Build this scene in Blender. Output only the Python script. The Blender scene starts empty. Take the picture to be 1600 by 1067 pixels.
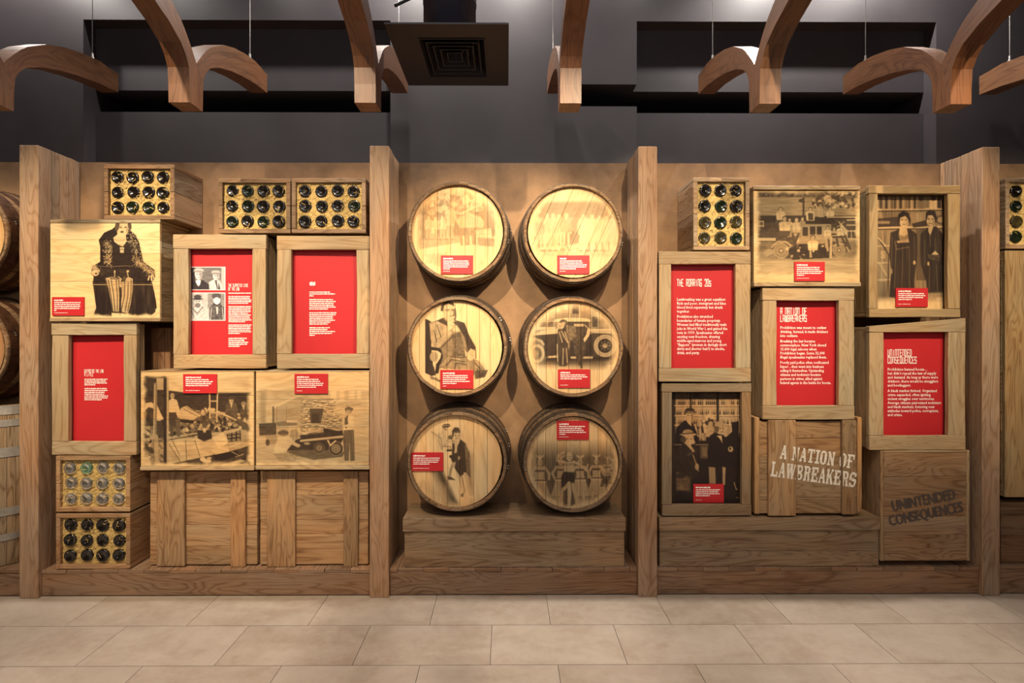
import bpy, math, random
import numpy as np
from mathutils import Vector

rnd = random.Random(11)
C = bpy.context.scene
COL = C.collection

# ================= camera, world, lights, exposure =================
F, CX, CY, CAM_H, YAW = 785.0, 796.0, 520.0, 1.6, math.radians(0.3)     # focal length and principal point, 1600 x 1067 picture
cd = bpy.data.cameras.new('camera'); cam = bpy.data.objects.new('camera', cd); COL.objects.link(cam)
cd.sensor_width = 36; cd.lens = 36 * F / 1600
cd.shift_x = (800 - CX) / 1600; cd.shift_y = (CY - 533.5) / 1600
cd.clip_start = 0.05
cam.location = (0, 0, CAM_H); cam.rotation_euler = (math.pi / 2, 0, -YAW)
C.camera = cam

C.view_settings.view_transform = 'Standard'; C.view_settings.look = 'None'
C.view_settings.gamma = 1; C.view_settings.use_curve_mapping = False
C.view_settings.exposure = 1.10
C.cycles.use_denoising = True
C.cycles.max_bounces = 8; C.cycles.caustics_reflective = False; C.cycles.caustics_refractive = False
C.cycles.sample_clamp_indirect = 4

wd = bpy.data.worlds.new('world'); C.world = wd; wd.use_nodes = True
wd.node_tree.nodes['Background'].inputs[0].default_value = (0.30, 0.27, 0.26, 1)
wd.node_tree.nodes['Background'].inputs[1].default_value = 0.05

def spot(loc, aim, power, col, size, blend=.6, rad=.04):
    l = bpy.data.lights.new('spotlight', 'SPOT'); l.energy = power; l.color = col
    l.spot_size = math.radians(size); l.spot_blend = blend; l.shadow_soft_size = rad
    o = bpy.data.objects.new('spotlight', l); COL.objects.link(o); o.location = loc
    o.rotation_euler = (Vector(aim) - Vector(loc)).to_track_quat('-Z', 'Y').to_euler(); return o
def area(loc, aim, power, col, sx, sy):
    l = bpy.data.lights.new('area_light', 'AREA'); l.energy = power; l.color = col; l.shape = 'RECTANGLE'; l.size = sx; l.size_y = sy
    o = bpy.data.objects.new('area_light', l); COL.objects.link(o); o.location = loc
    o.rotation_euler = (Vector(aim) - Vector(loc)).to_track_quat('-Z', 'Y').to_euler(); return o
WARM, NEUT, COOL = (1.0, .79, .525), (1.0, .93, .86), (1.0, .90, .79)
# exhibit track spots, high in front of the displays
for x, ax, az, p, rd, sz in ((-3.5, -3.5, 1.75, 135, .03, 38), (-2.6, -2.5, 1.68, 190, .025, 40), (-1.85, -1.8, 1.68, 190, .025, 40), (-1.1, -1.05, 1.68, 190, .025, 40), (-.55, .2, 1.98, 205, .03, 34), (.95, -.15, 1.98, 215, .03, 34), (1.05, 1.1, 1.95, 175, .025, 36), (1.85, 1.8, 1.95, 175, .025, 36), (2.55, 2.5, 1.95, 145, .025, 36), (3.4, 3.4, 1.95, 125, .03, 36)):
    spot((x, .75, 3.42 if abs(ax) < .5 else 3.95), (ax, 3.1, az), p, WARM, sz, .7, rd)
# wall washers just above the upper wall
for x, p in ((-3.25, 40), (-2.6, 20), (-1.7, 8), (-.66, 75), (.08, 50), (1.0, 8), (1.95, 88), (2.65, 36)):
    spot((x, 3.10, 4.34), (x, 3.25, 3.0), p, NEUT, 130, .4, .03)
# general ceiling light over the gallery floor
o = area((-0.5, 0.9, 4.3), (-0.5, 0.9, 0), 38, COOL, 5.0, 2.2); o.data.spread = math.radians(125)
# added unseen fill behind the viewer, lifting the upper wall and displays
area((0, -2.2, 3.3), (0, 3.3, 2.6), 24, (1.0, .93, .93), 7.0, 1.4)
# ================= helpers =================
YF, YW, YN = 3.04, 3.344, 3.446           # post fronts, display wall, niche back
def at(px, py, Y):                        # a picture point carried to the plane at depth Y
    a, b = (px - CX) / F, (CY - py) / F
    dx, dy = a * math.cos(YAW) + math.sin(YAW), math.cos(YAW) - a * math.sin(YAW)
    t = Y / dy
    return dx * t, CAM_H + b * t
def rect(x0, y0, x1, y1, Y):
    a, b = at(x0, y1, Y); c, d = at(x1, y0, Y)
    return a, c, b, d                      # X0 X1 Z0 Z1
def PX(Y=YF): return Y / F                 # metres per picture pixel at depth Y

def wloc(o):
    v = Vector((0, 0, 0))
    while o is not None: v += o.location; o = o.parent
    return v
def link(name, me, parent=None, tint=None):
    o = bpy.data.objects.new(name, me); COL.objects.link(o)
    if parent is not None: o.parent = parent
    if tint is not None: o.color = (*tint, 1)
    return o
def mesh(name, V, Fc, mat, parent=None, tint=None, uv=None, uv2=None, smooth=False):
    off = wloc(parent)
    me = bpy.data.meshes.new(name)
    me.from_pydata([(x - off.x, y - off.y, z - off.z) for x, y, z in V], [], Fc)
    for nm, u in (('UVMap', uv), ('print', uv2)):
        if u is not None:
            l = me.uv_layers.new(name=nm); l.data.foreach_set('uv', [c for p in u for c in p])
    if smooth: me.polygons.foreach_set('use_smooth', [True] * len(me.polygons))
    if mat is not None: me.materials.append(mat)
    me.update()
    return link(name, me, parent, tint)
def thing(name, label, cat, loc, group=None):
    o = bpy.data.objects.new(name, None); COL.objects.link(o); o.location = loc; o.empty_display_size = .05
    return tag(o, label, cat, group)
def tag(o, label, cat, group=None, kind=None):
    o['label'] = label; o['category'] = cat
    if group: o['group'] = group
    if kind: o['kind'] = kind
    return o
def jit(t, a=.12, warm=.04):
    k = 1 + rnd.uniform(-a, a); w = rnd.uniform(-warm, warm)
    return (t[0] * k * (1 + w), t[1] * k, t[2] * k * (1 - w))

def beam(name, parent, X0, X1, Ya, Yb, Z0, Z1, grain, mat, tint, wav=0.0, ch=.0025, n=None):
    """A sawn board: box with chamfered, optionally uneven edges. grain = the axis it runs along."""
    lo, hi = (X0, Ya, Z0), (X1, Yb, Z1)
    g = 'xyz'.index(grain); a, b = [i for i in range(3) if i != g]
    L = hi[g] - lo[g]; n = n or (max(1, min(9, int(L / .06))) if wav else 1)
    ch = min(ch, (hi[a] - lo[a]) * .3, (hi[b] - lo[b]) * .3, L * .3)
    ph = [[(rnd.uniform(0, 6.28), rnd.uniform(6, 14), rnd.uniform(.3, 1)) for _ in range(3)] for _ in range(4)]
    def off(i, t): return wav * sum(k * math.sin(p + f * t) for p, f, k in ph[i]) / 1.6 if wav else 0
    st = [(lo[g], 1)] + [(lo[g] + ch + (L - 2 * ch) * i / n, 0) for i in range(n + 1)] + [(hi[g], 1)]
    V, Fc, UV = [], [], []
    for t, end in st:
        e = ch if end else 0
        a0, a1 = lo[a] + e - off(0, t), hi[a] - e + off(1, t); b0, b1 = lo[b] + e - off(2, t) * .5, hi[b] - e + off(3, t) * .5
        c = ch * .8
        for p, q in ((a0 + c, b0), (a1 - c, b0), (a1, b0 + c), (a1, b1 - c), (a1 - c, b1), (a0 + c, b1), (a0, b1 - c), (a0, b0 + c)):
            v = [0, 0, 0]; v[g], v[a], v[b] = t, p, q; V.append(v)
    wa, wb = hi[a] - lo[a], hi[b] - lo[b]
    per = [0, wa, wa, wa + wb, wa + wb, 2 * wa + wb, 2 * wa + wb, 2 * wa + 2 * wb, 2 * wa + 2 * wb]
    u0, v0 = rnd.uniform(0, 50), rnd.uniform(0, 50)
    for i in range(len(st) - 1):
        for k in range(8):
            Fc.append((i * 8 + k, i * 8 + (k + 1) % 8, i * 8 + 8 + (k + 1) % 8, i * 8 + 8 + k))
            UV += [(u0 + st[i][0], v0 + per[k]), (u0 + st[i][0], v0 + per[k + 1]), (u0 + st[i + 1][0], v0 + per[k + 1]), (u0 + st[i + 1][0], v0 + per[k])]
    m = (len(st) - 1) * 8
    for f in (tuple(range(7, -1, -1)), tuple(range(m, m + 8))):
        Fc.append(f); UV += [(u0 + V[i][a] * .3, v0 + V[i][b]) for i in f]
    if g == 1: Fc = [tuple(reversed(f)) for f in Fc]; UVn = []; k = 0
    if g == 1:
        for f in Fc: UVn += list(reversed(UV[k:k + len(f)])); k += len(f)
        UV = UVn
    return mesh(name, V, Fc, mat, parent, tint, UV)

def slab(name, parent, pts, Ya, Yb, mat, tint=None, grain=(1, 0), pbox=None, ch=.0012):
    """Flat panel: outline pts (X,Z), counter-clockwise seen from the front; front face at Ya; print uv from pbox (X0,X1,Z0,Z1)."""
    n = len(pts); cx = sum(p[0] for p in pts) / n; cz = sum(p[1] for p in pts) / n
    def inset(p): d = math.hypot(p[0] - cx, p[1] - cz) or 1; return (p[0] - (p[0] - cx) / d * ch, p[1] - (p[1] - cz) / d * ch)
    ins = [inset(p) for p in pts]
    V = [(x, Ya, z) for x, z in ins] + [(x, Ya + ch, z) for x, z in pts] + [(x, Yb, z) for x, z in pts]
    Fc = [tuple(range(n))] + [(k * n + i, k * n + n + i, k * n + n + (i + 1) % n, k * n + (i + 1) % n) for k in (0, 1) for i in range(n)]
    gx, gz = grain; u0, v0 = rnd.uniform(0, 50), rnd.uniform(0, 50)
    UV = [(u0 + V[i][0] * gx + V[i][2] * gz + V[i][1] * .5, v0 - V[i][0] * gz + V[i][2] * gx + V[i][1]) for f in Fc for i in f]
    U2 = None
    if pbox: U2 = [((V[i][0] - pbox[0]) / (pbox[1] - pbox[0]), (V[i][2] - pbox[2]) / (pbox[3] - pbox[2])) for f in Fc for i in f]
    return mesh(name, V, Fc, mat, parent, tint, UV, U2)

def tube(V, Fc, p, q, r, n=8):
    p, q = Vector(p), Vector(q); d = (q - p).normalized(); s = d.orthogonal().normalized(); t = d.cross(s); b = len(V)
    for c in (p, q):
        for i in range(n): a = 6.2832 * i / n; V.append(tuple(c + s * math.cos(a) * r + t * math.sin(a) * r))
    for i in range(n): Fc.append((b + i, b + (i + 1) % n, b + n + (i + 1) % n, b + n + i))
    Fc.append(tuple(b + i for i in reversed(range(n)))); Fc.append(tuple(b + n + i for i in range(n)))
def boxes(L):                              # several plain boxes (X0,X1,Y0,Y1,Z0,Z1) as mesh data
    V, Fc = [], []
    for x0, x1, y0, y1, z0, z1 in L:
        b = len(V); V += [(x, y, z) for z in (z0, z1) for y in (y0, y1) for x in (x0, x1)]
        Fc += [tuple(b + i for i in f) for f in ((0, 2, 3, 1), (4, 5, 7, 6), (0, 1, 5, 4), (2, 6, 7, 3), (0, 4, 6, 2), (1, 3, 7, 5))]
    return V, Fc

# ================= materials (all node based) =================
class NT:
    def __init__(s, t): s.t = t
    def n(s, ty, **kw):
        o = s.t.nodes.new(ty)
        for k, v in kw.items():
            if k.startswith('i_'): o.inputs[k[2:].replace('_', ' ')].default_value = v
            else: setattr(o, k, v)
        return o
    def l(s, a, b): s.t.links.new(a, b)
    def math(s, op, a, b=None, clamp=False):
        m = s.n('ShaderNodeMath', operation=op, use_clamp=clamp)
        for i, v in enumerate((a, b)):
            if v is None: continue
            if isinstance(v, (int, float)): m.inputs[i].default_value = v
            else: s.l(v, m.inputs[i])
        return m.outputs[0]
    def mix(s, f, a, b, mode='MIX'):
        m = s.n('ShaderNodeMix', data_type='RGBA', blend_type=mode)
        for i, v in ((0, f), (6, a), (7, b)):
            if isinstance(v, (int, float)): m.inputs[i].default_value = v
            elif isinstance(v, tuple): m.inputs[i].default_value = (*v, 1)
            else: s.l(v, m.inputs[i])
        return m.outputs[2]
    def ramp(s, f, stops):
        r = s.n('ShaderNodeValToRGB'); e = r.color_ramp.elements
        while len(e) < len(stops): e.new(.5)
        for x, (p, c) in zip(e, stops): x.position = p; x.color = (*c, 1)
        s.l(f, r.inputs[0]); return r.outputs[0]
    def noise(s, vec, scale=1, detail=4, rough=.55, dist=0):
        o = s.n('ShaderNodeTexNoise', i_Scale=scale, i_Detail=detail, i_Roughness=rough, i_Distortion=dist); s.l(vec, o.inputs['Vector']); return o.outputs['Fac']
    def map(s, vec, scale=(1, 1, 1), add=None):
        m = s.n('ShaderNodeMapping'); m.inputs['Scale'].default_value = scale; s.l(vec, m.inputs['Vector'])
        if add is not None: s.l(add, m.inputs['Location'])
        return m.outputs[0]
def material(name):
    m = bpy.data.materials.new(name); m.use_nodes = True; t = NT(m.node_tree); return m, t, m.node_tree.nodes['Principled BSDF']

def wood_group():
    g = bpy.data.node_groups.new('sawn_wood', 'ShaderNodeTree'); t = NT(g)
    g.interface.new_socket('Color', in_out='OUTPUT', socket_type='NodeSocketColor'); g.interface.new_socket('Height', in_out='OUTPUT', socket_type='NodeSocketFloat')
    g.interface.new_socket('Contrast', in_out='INPUT', socket_type='NodeSocketFloat')
    gi, go = t.n('NodeGroupInput'), t.n('NodeGroupOutput')
    uv = t.n('ShaderNodeUVMap', uv_map='UVMap').outputs[0]; oi = t.n('ShaderNodeObjectInfo')
    cmb = t.n('ShaderNodeCombineXYZ'); t.l(t.math('MULTIPLY', oi.outputs['Random'], 61.7), cmb.inputs[2])
    streak = t.noise(t.map(uv, (1.8, 62, 1), cmb.outputs[0]), 1, 6, .66)
    low = t.noise(t.map(uv, (1.1, 7.5, 1), cmb.outputs[0]), 1, 2, .5, .6)
    ring = t.math('PINGPONG', t.math('MULTIPLY', low, 30), 1.0)
    line = t.math('SUBTRACT', 1.0, t.math('MULTIPLY', ring, 2.6), True)          # thin dark late-wood lines
    blot = t.noise(t.map(uv, (1.6, 4.5, 1), cmb.outputs[0]), 1, 4, .55)
    pore = t.noise(t.map(uv, (9, 330, 1), cmb.outputs[0]), 1, 2, .5)
    f = t.math('ADD', t.math('ADD', t.math('MULTIPLY', streak, .30), t.math('MULTIPLY', ring, .07)), t.math('ADD', t.math('MULTIPLY', blot, .30), t.math('MULTIPLY', pore, .26)))
    f = t.math('SUBTRACT', f, t.math('MULTIPLY', line, t.math('MULTIPLY', streak, .14)))
    f = t.math('SUBTRACT', f, .45); f = t.math('ADD', t.math('MULTIPLY', f, gi.outputs[0]), .5)
    col = t.ramp(f, [(.12, (.40, .32, .26)), (.38, (.77, .70, .63)), (.55, (1.0, 1.0, 1.0)), (.85, (1.32, 1.28, 1.2))])
    age = t.noise(t.map(uv, (1.3, 3.1, 1), cmb.outputs[0]), 1.3, 3, .5)
    col = t.mix(1.0, col, t.ramp(age, [(.35, (1.06, .96, .86)), (.65, (.93, .99, 1.06))]), 'MULTIPLY')
    t.l(t.mix(1.0, col, oi.outputs['Color'], 'MULTIPLY'), go.inputs[0]); t.l(f, go.inputs[1])
    return g
WG = wood_group()
def wood(name, contrast=2.6, rough=.62, bump=.25, img=None, saw=False, ink=(.014, .008, .009), spec=.3):
    m, t, b = material(name); w = t.n('ShaderNodeGroup'); w.node_tree = WG; w.inputs[0].default_value = contrast
    c = w.outputs[0]
    if saw:                                # slanting band-saw marks across the board
        wv = t.n('ShaderNodeTexWave', i_Scale=34, i_Distortion=1.2, i_Detail=2); mp = t.n('ShaderNodeMapping'); mp.inputs['Rotation'].default_value = (0, 0, math.radians(32))
        t.l(t.n('ShaderNodeUVMap', uv_map='UVMap').outputs[0], mp.inputs[0]); t.l(mp.outputs[0], wv.inputs[0])
        c = t.mix(1.0, c, t.ramp(wv.outputs['Fac'], [(.1, (.62, .58, .55)), (.7, (1.1, 1.1, 1.08))]), 'MULTIPLY')
    if img:
        tx = t.n('ShaderNodeTexImage', image=img, extension='EXTEND'); t.l(t.n('ShaderNodeUVMap', uv_map='print').outputs[0], tx.inputs[0])
        c = t.mix(tx.outputs['Color'], c, ink)
    t.l(c, b.inputs['Base Color']); b.inputs['Roughness'].default_value = rough; b.inputs['Specular IOR Level'].default_value = spec
    bp = t.n('ShaderNodeBump', i_Strength=bump, i_Distance=.004); t.l(w.outputs[1], bp.inputs['Height']); t.l(bp.outputs[0], b.inputs['Normal'])
    return m
def plain(name, col, rough=.5, metal=0.0, spec=.5, var=0.0, scale=30, bump=0.0):
    m, t, b = material(name); b.inputs['Roughness'].default_value = rough; b.inputs['Metallic'].default_value = metal; b.inputs['Specular IOR Level'].default_value = spec
    if var or bump:
        co = t.n('ShaderNodeTexCoord').outputs['Object']; nz = t.noise(co, scale, 5, .6)
        t.l(t.ramp(nz, [(.3, tuple(v * (1 - var) for v in col)), (.7, tuple(v * (1 + var) for v in col))]), b.inputs['Base Color'])
        if bump: bp = t.n('ShaderNodeBump', i_Strength=bump, i_Distance=.01); t.l(nz, bp.inputs['Height']); t.l(bp.outputs[0], b.inputs['Normal'])
    else: b.inputs['Base Color'].default_value = (*col, 1)
    return m
W = wood('oak_boards', 2.1); WF = wood('pale_frame_oak', 1.25, .6, .2); WP = wood('post_timber', 1.6); WR = wood('rough_weathered_boards', 2.5, .7, .4); WSAW = wood('saw_marked_board', 2.1, .7, .3, saw=True); WS = wood('smooth_printed_stock', 1.1, .5, .06)
WRIB = wood('bent_oak_ribs', 2.0, .45, .12, spec=.5)
M_DARK = plain('dark_grey_wall_paint', (.043, .037, .0405), .42, spec=.5, var=.12, scale=3, bump=.04)
M_BLACK = plain('matt_black', (.008, .008, .009), .7)
M_CEIL = plain('ceiling_paint', (.02, .02, .024), .8, var=.1)
M_PLASTER = plain('brown_plaster', (.275, .160, .080), .75, var=.42, scale=3.2, bump=.25)
M_RED = plain('red_panel_print', (.46, .020, .025), .5, spec=.35, var=.03, scale=8)
M_WHITE = plain('white_lettering', (.86, .83, .78), .6)
M_CREAM = plain('cream_stencil_paint', (.74, .68, .58), .7, var=.12, scale=60)
M_STENCIL = plain('dark_stencil_paint', (.080, .060, .050), .7, var=.3, scale=60)
M_RUST = plain('rusted_hoop_iron', (.085, .037, .018), .55, .5, var=.55, scale=26, bump=.3)
M_HOOP = plain('dark_hoop_iron', (.075, .052, .036), .6, .35, var=.5, scale=30, bump=.2)
M_GALV = plain('galvanised_hoop', (.34, .31, .27), .5, .4, var=.25, scale=20, bump=.15)
M_RIVET = plain('bright_rivet', (.5, .45, .38), .35, .8, var=.1)
M_STRAW = plain('straw', (.52, .36, .125), .7, var=.35, scale=160)
M_DUCT = plain('grey_duct_metal', (.055, .055, .075), .35, .5, var=.15, scale=12, bump=.05)
M_PLATE = plain('dark_diffuser_paint', (.006, .005, .013), .6, .0, var=.08, scale=8)
M_STEEL = plain('steel_cable', (.35, .33, .31), .35, .9, var=.1)
M_TIN = plain('fitting_steel', (.6, .58, .55), .3, .9, var=.1)
def glass(name, col, trans, rough=.07):
    m, t, b = material(name); b.inputs['Roughness'].default_value = rough; b.inputs['Coat Weight'].default_value = .4
    co = t.n('ShaderNodeTexCoord').outputs['Object']; nz = t.noise(co, 40, 3, .6)
    t.l(t.ramp(nz, [(.35, col), (.7, tuple(min(1, v * 1.7) for v in col))]), b.inputs['Base Color'])
    b.inputs['Transmission Weight'].default_value = trans; b.inputs['IOR'].default_value = 1.48
    return m
G_BLACK = glass('near_black_bottle_glass', (.006, .0045, .0035), 0.0, .16); G_GREEN = glass('dark_green_bottle_glass', (.006, .0095, .004), 0.0, .14)
G_OLIVE = glass('olive_bottle_glass', (.028, .022, .008), 0.0, .12); G_CLEAR = glass('clear_bottle_glass', (.90, .84, .74), .93, .04); G_MINT = glass('mint_bottle_glass', (.25, .55, .33), .85, .05)

# tints (linear)
T_OAK, T_CRATE, T_POST, T_BASE = (.39, .29, .172), (.35, .215, .11), (.37, .24, .15), (.26, .16, .097)
T_GREYB, T_PRINT, T_HEAD, T_STAVE, T_RIB = (.255, .175, .105), (.72, .50, .255), (.70, .485, .25), (.21, .135, .077), (.138, .060, .025)

# ================= the setting =================
def struct(o, **k):
    o['kind'] = 'structure'; return o
V, Fc = boxes([(-6, 6, -3.5, 3.9, -.12, -.006)]); floor = struct(mesh('floor', V, Fc, plain('grout', (.20, .165, .13), .8)))
m, t, b = material('stone_floor_tile')
co = t.n('ShaderNodeTexCoord').outputs['Object']; oi = t.n('ShaderNodeObjectInfo'); cmb = t.n('ShaderNodeCombineXYZ'); t.l(t.math('MULTIPLY', oi.outputs['Random'], 40), cmb.inputs[2])
vec = t.map(co, (1, 1, 1), cmb.outputs[0])
n1 = t.noise(t.map(vec, (2.2, 3.4, 1)), 1.3, 6, .62, .4); n2 = t.noise(vec, 22, 4, .6)
f = t.math('ADD', t.math('MULTIPLY', n1, .75), t.math('MULTIPLY', n2, .25)); f = t.math('ADD', f, t.math('MULTIPLY', t.math('SUBTRACT', oi.outputs['Random'], .5), .12))
t.l(t.ramp(f, [(.30, (.33, .245, .175)), (.5, (.42, .335, .255)), (.72, (.49, .405, .32))]), b.inputs['Base Color'])
t.l(t.ramp(n1, [(.3, (.62, .62, .62)), (.7, (.46, .46, .46))]), b.inputs['Roughness']); b.inputs['Specular IOR Level'].default_value = .4
bp = t.n('ShaderNodeBump', i_Strength=.05, i_Distance=.004); t.l(n2, bp.inputs['Height']); t.l(bp.outputs[0], b.inputs['Normal'])
M_TILE = m
TW, TD, G = .6637, .3316, .0016
yA = F * CAM_H / (976.3 - CY)                                  # a cross joint of the floor
for r in range(-2, 9):                                         # rows towards the viewer
    y1 = yA - (r - 1) * TD; y0 = y1 - TD
    if y0 > 3.2: continue
    px, py = ((481, 976.3), (550, 1039), (656, 1040))[(r - 0) % 3] if r >= 0 else (481, 976.3)
    X = at(px, py, F * CAM_H / (py - CY))[0]
    for i in range(-6, 7):
        x0 = X + i * TW
        if x0 > 4.4 or x0 + TW < -4.4: continue
        Vt, Ft = boxes([(x0 + G, x0 + TW - G, y0 + G, min(y1 - G, 3.3), -.006, 0)])
        o = mesh('tile', Vt, Ft, M_TILE, floor)

zb = at(800, 254.7, YW)[1]
V, Fc = boxes([(-6, 6, YW, YW + .06, 0, zb)]); struct(mesh('wall_display', V, Fc, M_PLASTER))
xs = [at(p, 150, YW)[0] for p in (130, 610, 995, 1463)]; zl = at(800, 32.5, YW)[1]
s0, s1 = at(500, 175.5, YN)[1], at(500, 142, YN)[1]  # added recess in niche backs and column, shaped to give a dark band
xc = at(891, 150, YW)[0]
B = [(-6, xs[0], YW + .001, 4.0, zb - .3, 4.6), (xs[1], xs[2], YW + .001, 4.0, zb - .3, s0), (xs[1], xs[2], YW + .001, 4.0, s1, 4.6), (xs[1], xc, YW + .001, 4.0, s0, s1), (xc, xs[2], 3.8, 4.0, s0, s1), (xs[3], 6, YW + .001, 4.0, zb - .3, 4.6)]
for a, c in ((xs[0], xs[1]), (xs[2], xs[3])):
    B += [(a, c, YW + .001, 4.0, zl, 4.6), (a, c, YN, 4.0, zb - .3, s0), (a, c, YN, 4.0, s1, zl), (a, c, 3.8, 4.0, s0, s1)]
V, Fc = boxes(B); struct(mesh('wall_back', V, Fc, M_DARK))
V, Fc = boxes([(-6, 6, -3.5, 4.0, 4.6, 4.7)]); struct(mesh('ceiling', V, Fc, M_CEIL))
M_SIDE = plain('side_wall_paint', (.30, .27, .25), .8, var=.05)
for nm, bx in (('wall_left', (-6.1, -6, -3.5, 4.0, -.1, 4.7)), ('wall_right', (6, 6.1, -3.5, 4.0, -.1, 4.7)), ('wall_front', (-6, 6, -3.6, -3.5, -.1, 4.7))):
    V, Fc = boxes([bx]); struct(mesh(nm, V, Fc, M_SIDE))

# timber posts dividing the bays
def post(px0, px1, label, side):
    x0, x1 = at(px0, 500, YF)[0], at(px1, 500, YF)[0]; zt = at(800, 228.2, YF)[1]
    r = thing('timber_post', label, 'post', ((x0 + x1) / 2, YF, 0), 'timber posts between the bays')
    beam('front_timber', r, x0, x1, YF, YF + .088, 0, zt, 'z', WP, jit(T_POST, .05), .0012, .003, 9)
    ys = [YF + .089, YF + .150, YF + .215, YF + .268, YW - .003]
    for a, c in zip(ys, ys[1:]): beam('side_board', r, x0 + rnd.uniform(.001, .004), x1 - rnd.uniform(.001, .004), a, c - .002, 0, zt - rnd.uniform(.0, .004), 'z', WP, jit((.36, .24, .15), .14))
    return r
post(30, 59.5, 'tall timber post beside the cut-off barrels, first from the left', 1)
post(577.5, 607.5, 'tall timber post on the left of the six barrels', 1)
post(997.5, 1027, 'tall timber post on the right of the six barrels', -1)
post(1535, 1562.5, 'tall timber post beside the crate with dark stencilled writing', -1)

# low platforms the displays stand on
def platform(px0, px1, label, zadd=0, joints=()):
    Y = 3.062; x0, x1 = px0, px1; z1 = at(800, 893.5, Y)[1] + zadd; z2 = at(800, 887, Y)[1] + zadd
    r = thing('display_platform', label, 'platform', ((x0 + x1) / 2, Y, 0), 'low platforms between the posts')
    beam('front_beam', r, x0 + .001, x1 - .001, Y, Y + .05, .006, z1, 'x', W, jit(T_BASE, .06), .001, .003, 9)
    xs = [x0 + .001] + [at(j, 890, Y)[0] for j in joints] + [x1 - .001]
    for a, c in zip(xs, xs[1:]):
        beam('deck_plank', r, a + .0008, c - .0008, Y - rnd.uniform(0, .004), YW - .004, z1 + .001, z2 - rnd.uniform(0, .003), 'y', W, jit(T_BASE, .16), .0012)
    return r, z2
pe = [at(p, 900, YF)[0] for p in (30, 59.5, 577.5, 607.5, 997.5, 1027, 1535, 1562.5)]
platform(-3.95, pe[0], 'low plank platform carrying the upright barrel')
_, ZD1 = platform(pe[1], pe[2], 'low plank platform under the crates with the fur coat picture', -.004, [104 + 40.3 * i for i in range(12)])
_, ZD2 = platform(pe[3], pe[4], 'low plank platform under the six barrels', 0, [621.5 + 40.3 * i for i in range(10)])
_, ZD3 = platform(pe[5], pe[6], 'low plank platform under the stencilled crates', 0, [1058.8 + 40.1 * i for i in range(12)])
platform(pe[7], 3.95, 'low plank platform past the last post, cut off by the picture edge', .012)
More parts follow.
